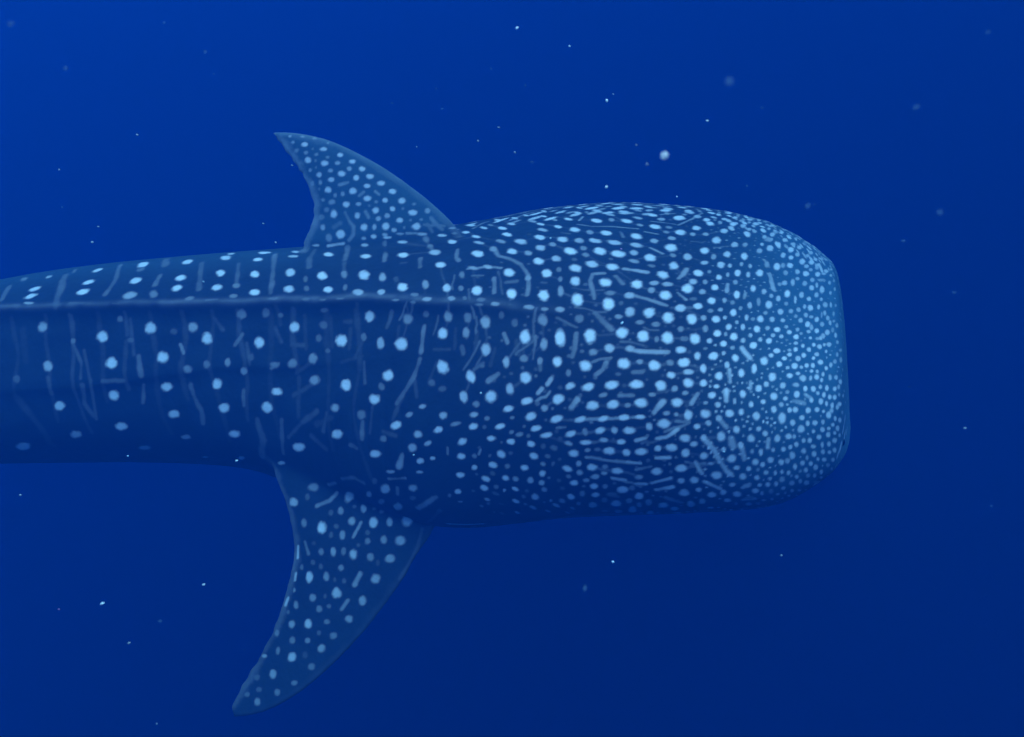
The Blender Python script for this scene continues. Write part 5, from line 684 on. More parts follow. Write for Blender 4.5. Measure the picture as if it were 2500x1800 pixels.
LINES = [
    (17, 30, -2579, 450, 251, -2584, 346, 222),
    (20, 25, -2270, 414, 327, -2257, 289, 294, -2251, 186, 254),
    (14, 28, -1975, 400, 389, -1966, 278, 362, -1991, 168, 321),
    (20, 25, -1734, 380, 428, -1722, 301, 425),
    (14, 30, -1730, 221, 399, -1738, 156, 377),
    (14, 22, -1523, 245, 453, -1510, 144, 425, -1498, 44, 397),
    (11, 22, -1327, 181, 477, -1312, 31, 433),
    (13, 30, -1153, 208, 514, -1138, 62, 482, -1125, -90, 442),
    (10, 25, -2229, 433, 340, -2230, 460, 342),
    (4, 35, -1445, -41, 375, -1391, -54, 384),
    (6, 30, -1936, 97, 302, -1903, 87, 306),
    (6, 25, -2177, 173, 274, -2093, 146, 285),
    (6, 35, -1110, -142, 425, -1087, -150, 428),
    (10, 53, -1576, -95, 168, -1559, -122, 137),
    (10, 31, -1261, -165, 253, -1297, -180, 205),
    (10, 46, -1110, -309, 145, -1072, -316, 171),
    (15, 31, -1792, -62, 90, -1780, -113, 18),
    (11, 24, -1768, -127, -31, -1775, -149, -109),
    (9, 20, -2158, 82, 105, -2131, 48, 64, -2104, 14, 23, -2104, -26, -39),
    (14, 20, -2092, -45, -71, -2094, -60, -162, -2049, -86, -215),
    (13, 24, -1520, -196, 2, -1509, -216, -36, -1469, -253, -105, -1466, -262, -164),
    (10, 25, -1249, -294, 26, -1249, -323, -38),
    (18, 23, -1182, -371, -92, -1157, -394, -182, -1178, -368, -285),
    (20, 9, -2470, 40, -170, -2434, 23, -212, -2395, 2, -251, -2359, -16, -293, -2328, -21, -349, -2307, -5, -418),
    (14, 19, -2281, 20, -61, -2268, -8, -130),
    (11, 24, -1986, -66, -36, -1929, -82, -27, -1872, -97, -18),
    (10, 18, -1090, -213, 296, -1062, -258, 255),
    (20, 5, -2443, 203, 118, -2428, 153, 58, -2414, 107, -4),
    (13, 14, -2171, 149, 213, -2155, 97, 131),
    (10, 14, -1848, 53, 238, -1839, 19, 191, -1830, -13, 145, -1821, -45, 98),
    (10, 14, -1409, -75, 299, -1361, -121, 257),
    (10, 16, -1236, -196, 220, -1226, -229, 181, -1217, -261, 142),
    (11, 23, -1057, -434, -59, -1057, -445, -111, -1058, -451, -165, -1061, -448, -225),
    (10, 17, -2090, 41, 75, -2071, -3, 15, -2051, -47, -46, -2046, -61, -107, -2040, -77, -167, -2034, -93, -228),
    (4, 90, -885, 163, 574, -805, 145, 593),
    (2, 60, -500, 97, 660, -450, 91, 663),
    (13, 28, -1146, 184, 512, -1138, 58, 481, -1130, -24, 459, -1123, -105, 438),
    (13, 22, -952, 170, 548, -970, 110, 531, -959, 28, 515),
    (13, 30, -786, 131, 577, -790, 34, 551),
    (11, 18, -788, 5, 546, -779, -78, 532),
    (12, 35, -606, 99, 610, -592, -60, 577),
    (11, 30, -420, -116, 612, -416, -210, 603),
    (13, 40, -407, 75, 641, -372, -32, 627),
    (10, 40, -250, -102, 651, -250, -207, 645, -238, -246, 645),
    (8, 50, -194, -345, 646, -147, -365, 658, -101, -383, 669, -48, -420, 677),
    (8, 30, -172, -417, 641, -126, -444, 652),
    (12, 25, -24, -543, 658, 17, -554, 666),
    (10, 40, -76, -487, 657, -74, -600, 633),
    (10, 42, -80, -215, 691, -62, -300, 690, -8, -356, 696, 37, -423, 696, 69, -522, 684, 69, -610, 664, 64, -665, 648),
    (9, 25, 144, -609, 680, 125, -597, 679),
    (10, 15, -507, -117, 591, -485, -129, 595),
    (11, 15, -524, -250, 567, -515, -280, 565),
    (12, 44, -379, -556, 459, -384, -591, 421, -389, -629, 374),
    (9, 46, -34, -784, 525, -19, -823, 502),
    (11, 20, -529, -429, 473, -551, -462, 415),
    (8, 19, -652, -514, 271, -650, -543, 233, -646, -575, 197),
    (12, 32, -395, -650, 345, -418, -682, 285, -454, -696, 227, -494, -707, 167),
    (12, 47, -57, -901, 395, -97, -898, 363),
    (9, 26, -120, -838, 413, -157, -835, 384),
    (9, 11, -663, -446, 343, -696, -480, 278),
    (10, 14, -1009, -291, 256, -948, -322, 266),
    (11, 10, -753, -339, 392, -725, -352, 397),
    (10, 83, 156, -1007, 424, 141, -1013, 404),
    (9, 73, 119, -1016, 384, 104, -1019, 367),
    (8, 27, 113, -965, 445, 113, -943, 469),
    (8, 14, -332, -660, 398, -262, -706, 419),
    (11, 24, -210, -733, 441, -203, -757, 424),
    (14, 19, -874, -520, 28, -950, -494, -38),
    (11, 33, -654, -660, 48, -659, -683, -22),
    (11, 8, -1096, -160, 400, -1070, -204, 320),
    (10, 8, -950, -234, 378, -946, -267, 337, -941, -302, 297, -936, -337, 257),
    (10, 8, -824, -295, 395, -815, -345, 343, -807, -394, 290),
    (10, 9, -723, -379, 372, -726, -437, 302),
    (10, 8, -693, -328, 471, -700, -345, 424),
    (10, 11, -915, -389, 206, -982, -373, 154),
    (11, 12, -906, -441, 125, -950, -432, 94, -995, -422, 63),
    (10, 13, -474, -707, 189, -494, -720, 145, -514, -731, 100),
    (9, 13, -609, -654, 119, -614, -676, 68, -620, -694, 14),
    (10, 14, -950, -494, -38, -1023, -469, -129),
    (10, 14, -829, -548, 35, -845, -566, -46),
    (9, 9, -496, -492, 428, -501, -532, 381),
    (9, 12, -421, -675, 289, -413, -712, 253, -406, -747, 216),
    (9, 11, -321, -711, 355, -353, -742, 285),
    (9, 9, -238, -653, 490, -242, -717, 427),
    (9, 9, -146, -720, 504, -152, -773, 452),
    (9, 10, -70, -818, 472, -88, -859, 416),
    (9, 10, 17, -835, 514, 29, -885, 475),
    (13, 11, -1096, -204, 305, -1070, -251, 257),
    (11, 17, -557, -724, 37, -501, -767, 38),
    (9, 8, -760, -461, 247, -710, -477, 269, -660, -494, 291),
    (14, 63, -472, -804, -42, -490, -803, -94),
    (5, 63, -129, -1001, 100, -137, -1001, 78),
    (4, 36, -541, -774, -171, -460, -825, -138),
    (12, 12, -907, -534, -87, -833, -590, -126),
    (11, 27, -714, -655, -68, -685, -676, -71),
    (5, 36, -269, -926, 66, -269, -931, 40),
    (14, 10, -807, -568, 22, -882, -535, -25),
    (6, 63, 295, -1159, 151, 321, -1167, 154, 374, -1182, 150, 432, -1199, 153, 484, -1212, 155),
    (7, 81, 401, -1185, 70, 451, -1198, 69),
    (5, 48, 179, -1104, 254, 214, -1115, 263),
    (4, 18, -52, -1017, -149, -39, -1019, -151),
    (6, 50, 331, 67, 751, 311, 8, 752),
    (6, 50, 301, -49, 753, 367, -102, 760, 455, -113, 763, 528, -133, 763, 568, -142, 762),
    (5, 45, 641, -27, 760, 702, -43, 758, 748, -58, 756),
    (7, 50, 910, 195, 728, 839, 48, 746, 761, -67, 755),
    (8, 35, 489, -195, 762, 494, -253, 761),
    (7, 55, 598, -181, 761, 650, -207, 759),
    (6, 25, 222, -144, 745, 261, -175, 750),
    (8, 55, 600, -371, 753, 649, -431, 747),
    (13, 80, 473, -564, 727, 519, -580, 726, 566, -595, 724),
    (11, 40, 435, -619, 714, 459, -675, 702),
    (7, 55, 679, -746, 690, 708, -789, 677),
    (10, 55, 737, -563, 727, 715, -614, 719, 693, -645, 714),
    (9, 42, 386, -592, 718, 336, -592, 714, 325, -639, 702, 335, -720, 680, 336, -757, 668),
    (9, 50, 505, -757, 681, 555, -784, 675, 625, -823, 665),
    (12, 35, 336, -835, 637, 373, -881, 613, 398, -914, 598),
    (10, 38, 258, -896, 574, 251, -950, 531, 241, -973, 506),
    (9, 66, 455, -1005, 552, 507, -1023, 552, 560, -1032, 554, 612, -1039, 555),
    (11, 51, 372, -1030, 505, 357, -1046, 483, 330, -1053, 464),
    (8, 34, 475, -1085, 490, 509, -1091, 494),
    (8, 45, 421, -1129, 410, 473, -1143, 417),
    (12, 69, 256, -1088, 371, 233, -1094, 341),
    (10, 77, 587, -1175, 408, 552, -1189, 366),
    (4, 58, 269, -1124, 302, 316, -1138, 311, 363, -1152, 320, 409, -1165, 329, 455, -1178, 338, 501, -1187, 345),
    (8, 65, 897, -660, 696, 882, -723, 684),
    (6, 55, 965, -707, 675, 951, -753, 666),
    (8, 65, 1106, -493, 680, 1093, -635, 660),
    (10, 77, 905, -1027, 566, 930, -1063, 543),
    (9, 93, 845, -1111, 513, 844, -1148, 479),
    (9, 100, 828, -1173, 453, 826, -1196, 422),
    (6, 70, 924, -1146, 479, 920, -1168, 457),
    (10, 82, 718, -1176, 441, 694, -1195, 409),
    (9, 66, 800, -1231, 359, 826, -1243, 329),
    (11, 62, 847, -1255, 289, 855, -1262, 253),
    (9, 72, 890, -1264, 248, 902, -1267, 203),
    (10, 92, 744, -1249, 283, 777, -1258, 245, 803, -1262, 201, 836, -1264, 148, 852, -1264, 134),
    (9, 98, 992, -1248, 279, 990, -1254, 249),
    (8, 81, 715, -1254, 183, 731, -1256, 150, 744, -1256, 133),
    (7, 100, 565, -1228, 187, 616, -1238, 195),
    (8, 100, 485, -1207, 254, 522, -1213, 267),
    (8, 100, 562, -1220, 269, 599, -1227, 278),
    (8, 97, 604, -1227, 281, 643, -1227, 314),
    (8, 90, 756, -1253, 94, 821, -1250, 61),
    (9, 100, 574, -1213, 35, 634, -1229, 56),
    (12, 45, 616, -1204, -8, 680, -1194, -38),
    (9, 63, 920, -1221, -8, 972, -1217, -6),
    (9, 81, 909, -1254, 67, 931, -1257, 84),
    (7, 81, 493, -1205, 56, 531, -1213, 60),
    (7, 81, 554, -1218, 67, 625, -1236, 101),
    (6, 72, 398, -1185, 72, 451, -1198, 69),
    (6, 81, 453, -1205, 155, 506, -1217, 157),
    (9, 32, 397, -1160, -23, 428, -1164, -28),
    (6, 45, 489, -1213, 125, 547, -1225, 146),
    (10, 65, 1098, -503, 682, 1098, -554, 673, 1096, -638, 658),
    (8, 60, 1359, -339, 589, 1401, -281, 569),
    (10, 50, 1103, -367, 696, 1111, -430, 687),
    (8, 75, 1149, -1123, 410, 1175, -1121, 393),
    (8, 54, 1093, -1161, 402, 1143, -1146, 385),
    (9, 98, 992, -1249, 275, 990, -1253, 254),
    (9, 45, 923, -1224, -3, 942, -1230, 12, 973, -1217, -7),
    (10, 36, -840, -561, -326, -802, -595, -296),
    (10, 27, -767, -631, -253, -705, -675, -223, -660, -701, -235),
    (10, 54, -800, -579, -357, -837, -586, -394, -895, -590, -420),
    (11, 45, -499, -801, -203, -501, -794, -238),
    (7, 54, -686, -675, -457, -720, -714, -511),
    (7, 36, -947, -681, -556, -927, -724, -594),
    (6, 100, -979, -683, -578, -978, -719, -617),
    (11, 54, -682, -825, -635, -705, -853, -672),
    (6, 81, -982, -768, -669, -986, -789, -693),
    (7, 81, -1013, -837, -755, -1023, -856, -780),
    (8, 45, -734, -895, -728, -761, -917, -760),
    (12, 50, -323, -904, -185, -372, -864, -240, -411, -825, -290),
    (9, 16, -311, -885, -263, -357, -796, -367, -405, -710, -471, -427, -760, -542, -466, -802, -599, -504, -841, -648),
    (7, 29, -989, -687, -590, -993, -717, -627, -996, -750, -663),
    (8, 50, -820, 226, 858, -779, 220, 871),
    (8, 65, -646, 184, 838, -628, 176, 826),
    (8, 50, -703, 192, 833, -725, 191, 815),
    (9, 45, -695, 162, 744, -682, 153, 723),
    (12, 30, -853, 181, 664, -819, 177, 686),
    (9, 42, -796, 185, 734, -774, 167, 695, -755, 155, 673, -756, 144, 637, -779, 142, 610),
    (9, 33, -382, 109, 733, -361, 97, 709, -329, 86, 685),
    (8, 28, -398, 99, 703, -377, 86, 674),
    (9, 14, -1028, 345, 1070, -963, 326, 1059, -898, 310, 1048, -835, 300, 1035, -780, 274, 1009, -726, 254, 982, -672, 234, 954, -618, 214, 924, -564, 196, 894, -510, 178, 864, -470, 163, 838, -430, 150, 813, -390, 136, 788, -350, 124, 761, -287, 101, 708),
    (8, 32, -1069, 332, 988, -969, 271, 822, -946, 242, 735, -957, 233, 676),
    (4, 13, 135, -1096, 216, 181, -1115, 207, 225, -1132, 199),
    (5, 27, 233, -1128, 240, 286, -1145, 251, 346, -1160, 272),
    (5, 27, 292, -1153, 215, 329, -1164, 221, 363, -1173, 236),
    (6, 20, 363, -1173, 236, 400, -1185, 237, 428, -1193, 239),
    (5, 14, 383, -1184, 194, 421, -1195, 196, 450, -1204, 197),
    (5, 28, 320, -1166, 110, 365, -1179, 105, 419, -1194, 109),
    (5, 29, 323, -1167, 150, 353, -1176, 147, 385, -1186, 151, 427, -1198, 150),
    (6, 24, 419, -1194, 109, 462, -1205, 107, 503, -1213, 91),
    (5, 42, 422, -1191, 71, 452, -1197, 60, 475, -1202, 61, 512, -1205, 42),
    (8, 11, -518, 85, 621, -444, 54, 617, -382, 15, 625),
    (6, 31, -415, 100, 701, -392, 96, 698, -356, 94, 702, -317, 91, 699),
    (8, 12, -280, 22, 645, -218, 36, 657, -167, 25, 668),
    (7, 12, -219, 141, 650, -189, 89, 660, -167, 25, 668),
    (6, 13, -507, -29, 597, -434, -48, 613, -356, -80, 629),
    (5, 13, -323, -233, 624, -307, -342, 611, -283, -455, 598),
    (6, 13, -154, -77, 674, -125, -133, 682, -83, -213, 690),
    (6, 11, -167, 25, 668, -103, -68, 687, -50, -135, 700),
    (6, 12, -486, -346, 561, -460, -457, 525, -454, -488, 465),
    (5, 7, -381, -378, 584, -380, -444, 571, -368, -492, 561),
    (7, 17, -283, -455, 598, -270, -561, 572, -272, -589, 520),
    (5, 26, -186, -519, 618, -181, -585, 603, -164, -637, 571, -157, -663, 542),
    (6, 25, -254, -363, 624, -254, -398, 618, -262, -444, 607, -255, -485, 601),
    (5, 19, -59, -444, 670, -47, -525, 657, -46, -573, 646, -39, -624, 635),
    (5, 13, 148, -538, 697, 172, -575, 694, 203, -600, 694),
    (6, 14, -426, -435, 559, -424, -465, 549, -431, -472, 538),
    (7, 14, -259, -545, 585, -269, -572, 557, -272, -589, 520),
    (5, 16, 134, -769, 628, 134, -786, 614, 126, -803, 592),
    (5, 25, 101, -753, 626, 94, -770, 611, 93, -779, 600, 92, -796, 582),
    (5, 16, -138, -640, 595, -128, -666, 564, -112, -702, 541),
    (7, 15, -431, -472, 538, -436, -480, 503, -454, -488, 465),
    (6, 28, -459, -455, 533, -472, -456, 503, -479, -461, 478, -493, -466, 455),
    (6, 8, -171, -352, 652, -162, -461, 637, -151, -546, 624),
    (7, 7, 39, -187, 717, 78, -172, 724, 124, -166, 731),
    (6, 11, 1, -284, 705, 40, -305, 711, 71, -330, 714),
    (6, 16, 114, -426, 711, 160, -422, 719, 192, -429, 724),
    (7, 11, 126, -295, 726, 148, -276, 731, 180, -278, 736),
    (8, 14, -72, 307, 658, -30, 197, 686, -2, 115, 701),
    (6, 9, -46, 72, 694, 19, 103, 706, 97, 96, 720),
    (7, 13, -2, 115, 701, 40, 104, 710, 97, 96, 720),
    (6, 11, 12, 240, 689, 46, 215, 699, 67, 258, 697),
    (8, 13, 67, 258, 697, 106, 223, 708, 152, 164, 722),
    (8, 15, 97, 96, 720, 116, 66, 725, 134, 24, 729),
    (7, 16, 134, 24, 729, 172, -7, 736, 211, -50, 742),
    (7, 11, 152, 164, 722, 179, 107, 731, 200, 69, 736),
    (6, 16, 124, -166, 731, 177, -188, 739, 225, -235, 744),
    (5, 9, -282, 87, 689, -252, 207, 637, -219, 141, 650),
    (8, 13, -103, 191, 670, -73, 130, 683, -46, 72, 694),
    (5, 15, -271, 77, 667, -253, 172, 641, -219, 141, 650),
    (6, 14, -454, -488, 465, -466, -525, 420, -483, -551, 375),
    (6, 8, -272, -589, 520, -277, -612, 491, -295, -633, 460),
    (6, 19, -317, -560, 510, -321, -573, 491, -328, -596, 465, -337, -610, 444),
    (6, 8, -187, -644, 537, -183, -671, 516, -193, -696, 490),
    (5, 26, -151, -662, 548, -146, -688, 529, -152, -705, 512, -150, -722, 500),
    (6, 13, -112, -702, 541, -104, -761, 500, -108, -800, 461),
    (6, 10, 126, -803, 592, 126, -849, 557, 129, -892, 525),
    (6, 23, 87, -786, 588, 88, -822, 560, 88, -849, 540, 94, -883, 515),
    (6, 10, 52, -835, 534, 45, -869, 500, 48, -905, 468),
    (6, 33, 95, -850, 542, 95, -878, 520, 89, -902, 495, 85, -922, 473),
    (6, 18, -23, -883, 441, 11, -862, 487, 52, -835, 534),
    (5, 11, 48, -905, 468, 93, -902, 497, 129, -892, 525),
    (5, 23, 23, -875, 482, 49, -873, 498, 79, -866, 521, 103, -858, 540),
    (6, 21, -170, -847, 359, -140, -823, 412, -108, -800, 461),
    (6, 24, -202, -808, 372, -176, -797, 408, -155, -783, 441, -135, -761, 477),
    (5, 17, -201, -880, 283, -181, -868, 321, -170, -847, 359),
    (7, 15, -8, -963, 357, 22, -965, 379, 57, -963, 409),
    (5, 23, 130, -1059, 320, 157, -1059, 344, 183, -1062, 361),
    (6, 49, 99, -1033, 339, 116, -1034, 353, 136, -1039, 361, 152, -1035, 381),
    (6, 13, 458, 78, 759, 492, 7, 762, 526, -31, 763),
    (6, 14, 656, 80, 756, 692, 96, 753, 731, 122, 750),
    (8, 12, 459, -12, 762, 492, -36, 763, 526, -31, 763),
    (6, 16, 526, -31, 763, 554, -74, 763, 583, -88, 762),
    (6, 11, 262, 54, 745, 323, 16, 753, 389, -15, 760),
    (7, 8, 211, -50, 742, 244, -81, 747, 284, -123, 752),
    (6, 16, 650, -105, 760, 669, -144, 760, 693, -177, 758),
    (8, 9, 284, -123, 752, 314, -150, 756, 349, -177, 758),
    (6, 12, 349, -177, 758, 386, -193, 761, 421, -199, 762),
    (7, 9, 627, -293, 757, 659, -288, 757, 708, -252, 756),
    (6, 8, 708, -252, 756, 760, -222, 753, 812, -181, 750),
    (7, 13, 693, -177, 758, 728, -167, 757, 756, -169, 755),
    (6, 16, 872, -166, 745, 923, -129, 740, 969, -87, 734),
    (7, 10, 812, -181, 750, 848, -183, 747, 872, -166, 745),
    (7, 24, 794, -278, 749, 813, -274, 748, 838, -284, 745, 855, -263, 744),
    (6, 11, 225, -235, 744, 259, -265, 747, 296, -270, 751),
    (6, 8, 366, -286, 756, 411, -291, 758, 450, -314, 757),
    (6, 12, 450, -314, 757, 504, -321, 757, 543, -344, 756),
    (5, 7, 543, -344, 756, 578, -329, 756, 627, -293, 757),
    (8, 11, 180, -278, 736, 218, -330, 738, 253, -374, 739),
    (5, 7, 312, -360, 747, 347, -390, 747, 379, -399, 748),
    (7, 11, 253, -374, 739, 280, -372, 742, 312, -360, 747),
    (6, 13, 379, -399, 748, 418, -408, 749, 457, -434, 747),
    (7, 9, 590, -472, 743, 642, -462, 744, 693, -443, 744),
    (7, 14, 520, -503, 739, 549, -478, 742, 590, -472, 743),
    (5, 12, 319, -428, 740, 365, -492, 735, 424, -545, 729),
    (5, 14, 340, -512, 730, 380, -529, 730, 424, -545, 729),
    (6, 15, 424, -545, 729, 468, -614, 717, 518, -680, 704),
    (7, 11, 684, -541, 732, 711, -610, 720, 752, -664, 708),
    (5, 13, 754, -451, 740, 784, -469, 736, 821, -499, 730),
    (6, 17, 202, -683, 672, 240, -723, 666, 268, -750, 662),
    (5, 19, 251, -672, 683, 294, -694, 683, 334, -705, 684, 376, -707, 687),
    (5, 14, 268, -750, 662, 335, -780, 660, 392, -795, 660),
    (5, 25, 257, -793, 644, 299, -806, 645, 341, -831, 639, 381, -836, 642),
    (5, 16, 518, -680, 704, 542, -710, 697, 573, -726, 694),
    (5, 10, 589, -678, 707, 622, -680, 707, 644, -687, 705),
    (7, 10, 644, -687, 705, 688, -700, 702, 722, -717, 697),
    (6, 14, 573, -726, 694, 600, -743, 690, 628, -760, 686),
    (4, 8, 406, -729, 683, 444, -742, 682, 481, -753, 681),
    (5, 10, 552, -856, 649, 587, -878, 642, 625, -887, 640),
    (7, 11, 681, -838, 661, 721, -861, 653, 767, -892, 641),
    (6, 28, 181, -814, 609, 212, -836, 602, 235, -855, 595, 263, -874, 590),
    (6, 12, 314, -920, 574, 380, -932, 583, 440, -936, 594),
    (6, 9, 440, -936, 594, 479, -948, 595, 521, -965, 592),
    (5, 25, 431, -971, 570, 462, -977, 573, 493, -991, 571, 520, -1003, 568),
    (6, 12, 521, -965, 592, 547, -974, 590, 572, -985, 586),
    (5, 28, 525, -926, 614, 543, -940, 608, 562, -944, 608, 581, -946, 609),
    (5, 17, 616, -983, 592, 670, -990, 592, 722, -994, 593),
    (7, 9, 670, -947, 615, 718, -952, 614, 768, -946, 618),
    (5, 15, 386, -983, 549, 426, -990, 555, 467, -1006, 555),
    (6, 12, 324, -983, 530, 360, -983, 541, 386, -983, 549),
    (5, 38, 318, -1013, 500, 344, -1012, 511, 366, -1015, 517, 392, -1019, 521),
    (6, 12, 441, -1050, 511, 473, -1057, 515, 502, -1058, 523),
    (5, 12, 502, -1058, 523, 533, -1070, 519, 557, -1078, 516),
    (4, 19, 557, -1078, 516, 584, -1080, 519, 618, -1077, 527),
    (5, 19, 670, -1082, 530, 712, -1099, 521, 743, -1108, 516),
    (6, 14, 685, -1114, 505, 713, -1114, 508, 743, -1108, 516),
    (4, 23, 618, -1116, 492, 657, -1115, 500, 685, -1114, 505),
    (6, 19, 683, -1146, 472, 709, -1150, 472, 741, -1151, 474),
    (5, 16, 544, -1154, 427, 587, -1154, 439, 631, -1154, 451),
    (6, 12, 318, -1118, 361, 360, -1131, 366, 397, -1139, 377),
    (7, 16, 397, -1139, 377, 422, -1148, 378, 452, -1157, 381),
    (6, 17, 452, -1157, 381, 472, -1162, 385, 502, -1164, 396),
    (5, 13, 638, -1186, 407, 690, -1191, 414, 746, -1199, 413),
    (5, 26, 635, -1207, 367, 651, -1211, 364, 680, -1214, 369),
    (5, 45, 635, -1216, 343, 653, -1220, 343, 668, -1223, 342, 684, -1224, 346),
    (5, 27, 176, -1092, 288, 225, -1111, 291, 269, -1124, 302),
    (5, 22, 438, -1173, 336, 468, -1181, 340, 498, -1186, 345),
    (7, 12, 590, -1212, 329, 637, -1215, 349, 680, -1214, 369),
    (5, 47, 592, -1221, 298, 621, -1223, 314, 654, -1226, 324, 685, -1226, 340),
    (6, 14, 741, -1151, 474, 765, -1157, 470, 791, -1162, 466),
    (4, 26, 823, -1241, 335, 838, -1244, 329, 865, -1248, 322),
    (6, 16, 713, -1234, 329, 730, -1233, 339, 758, -1234, 343),
    (6, 21, 741, -1249, 286, 775, -1251, 289, 807, -1252, 294),
    (7, 17, 569, -1227, 229, 596, -1232, 235, 620, -1237, 237),
    (5, 18, 675, -1248, 219, 712, -1253, 218, 744, -1257, 211),
    (6, 45, 676, -1249, 181, 701, -1252, 176, 729, -1256, 175, 751, -1258, 179),
    (5, 29, 744, -1257, 211, 782, -1260, 230, 819, -1261, 243),
    (6, 25, 773, -1260, 179, 811, -1263, 195, 852, -1265, 205),
    (6, 25, 662, -1246, 151, 723, -1255, 165, 773, -1260, 179),
    (6, 31, 508, -1213, 244, 522, -1215, 252, 548, -1220, 251, 569, -1223, 264),
    (6, 15, 346, -1160, 272, 375, -1168, 281, 401, -1177, 281),
    (6, 15, 458, -1193, 289, 499, -1199, 306, 533, -1205, 312),
    (5, 11, 838, -374, 740, 879, -396, 734, 935, -386, 727),
    (5, 12, 891, -504, 722, 908, -506, 720, 930, -499, 717),
    (7, 12, 866, -617, 709, 897, -620, 704, 932, -638, 695),
    (5, 7, 783, -594, 720, 830, -610, 713, 866, -617, 709),
    (6, 22, 887, -325, 738, 912, -321, 735, 933, -299, 733, 960, -284, 730),
    (6, 11, 838, -699, 695, 886, -723, 684, 925, -731, 676),
    (5, 8, 722, -717, 697, 748, -731, 693, 781, -734, 691),
    (6, 10, 781, -734, 691, 824, -761, 681, 866, -781, 671),
    (6, 10, 812, -791, 673, 844, -783, 673, 866, -781, 671),
    (7, 15, 866, -781, 671, 884, -782, 668, 899, -789, 664),
    (7, 17, 719, -900, 638, 741, -902, 637, 767, -892, 641),
    (6, 12, 832, -1013, 580, 850, -1024, 573, 866, -1028, 569),
    (5, 12, 788, -1065, 550, 803, -1059, 554, 829, -1052, 557),
    (5, 10, 743, -1108, 516, 790, -1104, 520, 838, -1096, 526),
    (11, 100, -281, -806, -381, -207, -839, -365, -128, -876, -337),
]
EYE = [1.376, -0.891, 0.075]
SP = np.array(SPOTS, float)
SP[:, :3] /= 1000.0
SP[:, 3:9] /= 2000.0
SP[:, 9] /= 100.0


def value_noise(P, cell, seed):
    q = P / cell
    i = np.floor(q).astype(np.int64)
    f = q - i
    f = f * f * (3 - 2 * f)
    r = np.zeros(len(P))
    for a in (0, 1):
        for b in (0, 1):
            for c in (0, 1):
                h = (i[:, 0] + a) * 73856093 ^ (i[:, 1] + b) * 19349663 ^ (i[:, 2] + c) * 83492791 ^ seed * 2654435761
                h = (h ^ (h >> 13)) * 1274126177
                v = ((h ^ (h >> 16)) & 0xFFFF) / 65535.0
                r += v * (f[:, 0] if a else 1 - f[:, 0]) * (f[:, 1] if b else 1 - f[:, 1]) * (f[:, 2] if c else 1 - f[:, 2])
    return r


wob = .30 * (value_noise(P, .022, 1) - .5) + .26 * (value_noise(P, .009, 2) - .5)
bead = value_noise(P, .045, 7)
order = np.argsort(P[:, 0])
XS = P[order, 0]
mark = np.zeros(len(P))


def near(lo, hi):
    a, b = np.searchsorted(XS, lo), np.searchsorted(XS, hi)
    return order[a:b]


def soft(d, edge=.78):
    u = np.clip((1 + edge * .5 - d) / edge, 0, 1)
    return u * u * (3 - 2 * u)


rng = np.random.default_rng(4)


def paint_spot(c, e1, e2, it):
    """an oval patch of pigment round c with the half-axes e1, e2 lying in the skin"""
    m = 1.5 * max(np.linalg.norm(e1), np.linalg.norm(e2))
    k = near(c[0] - m, c[0] + m)
    q = P[k] - c
    s = (np.abs(q[:, 1]) < m) & (np.abs(q[:, 2]) < m)
    k, q = k[s], q[s]
    uv = q @ np.linalg.pinv(np.stack([e1, e2], -1)).T
    d = np.hypot(uv[:, 0], uv[:, 1]) + wob[k]
    d = np.where((q * q).sum(1) < m * m, d, 9.0)
    mark[k] = np.maximum(mark[k], it * soft(d))


def paint_line(pts, w, it):
    pts = np.asarray(pts)
    lo, hi = pts[:, 0].min() - 2 * w, pts[:, 0].max() + 2 * w
    k = near(lo, hi)
    q = P[k]
    s = np.all((q > pts.min(0) - 2 * w) & (q < pts.max(0) + 2 * w), axis=1)
    k, q = k[s], q[s]
    best = np.full(len(k), 9.0)
    for a, b in zip(pts[:-1], pts[1:]):
        ab = b - a
        u = np.clip(((q - a) @ ab) / max(ab @ ab, 1e-9), 0, 1)
        best = np.minimum(best, np.linalg.norm(q - a - u[:, None] * ab, axis=1))
    mark[k] = np.maximum(mark[k], it * (.55 + .45 * bead[k]) * soft(best / (w * (.70 + .55 * bead[k])) + 1.1 * wob[k], 1.1))


for r in SP:
    c, e1, e2 = r[:3], r[3:6], r[6:9]
    paint_spot(c, e1, e2, r[9])
    if c @ LAT < -.12:
        paint_spot(mirror(c), mirror(e1), mirror(e2), r[9])
for r in LINES:
    w, it = r[0] / 1000.0, r[1] / 100.0
    pts = np.array(r[2:], float).reshape(-1, 3) / 1000.0
    paint_line(pts, max(w, .006), it)
    if (pts @ LAT).max() < -.12:
        paint_line(mirror(pts), max(w, .006), it)

# faint wavy bars standing in a row all along the flank, between the columns of spots
for b_, s in enumerate(np.arange(-6.0, -.55, .155)):
    for sd in (-1, 1):
        lo = np.interp(s, TS, T1) + .06
        hi = lo + rng.uniform(.75, 1.25)
        tb = np.linspace(lo, hi, 12)
        ph, am = rng.uniform(0, 6.28), rng.uniform(.008, .02)
        sb = s + rng.uniform(-.02, .02) + .10 * (tb - 1.0) + am * np.sin(tb * 7 + ph) + .05 * np.clip(tb - 1.4, 0, 1)
        w_, z_ = body_section(sb, tb if sd < 0 else 2 * np.pi - tb)
        pts = sb[:, None] * AX + w_[:, None] * LAT + z_[:, None] * UP
        cut = rng.integers(3, 9)
        it_ = rng.uniform(.08, .14) if b_ % 2 else rng.uniform(.05, .09)
        paint_line(pts[:cut + 1], rng.uniform(.011, .017), it_)
        paint_line(pts[cut + (b_ % 3 == 0):], rng.uniform(.009, .015), it_ * .8) if cut < 10 else None

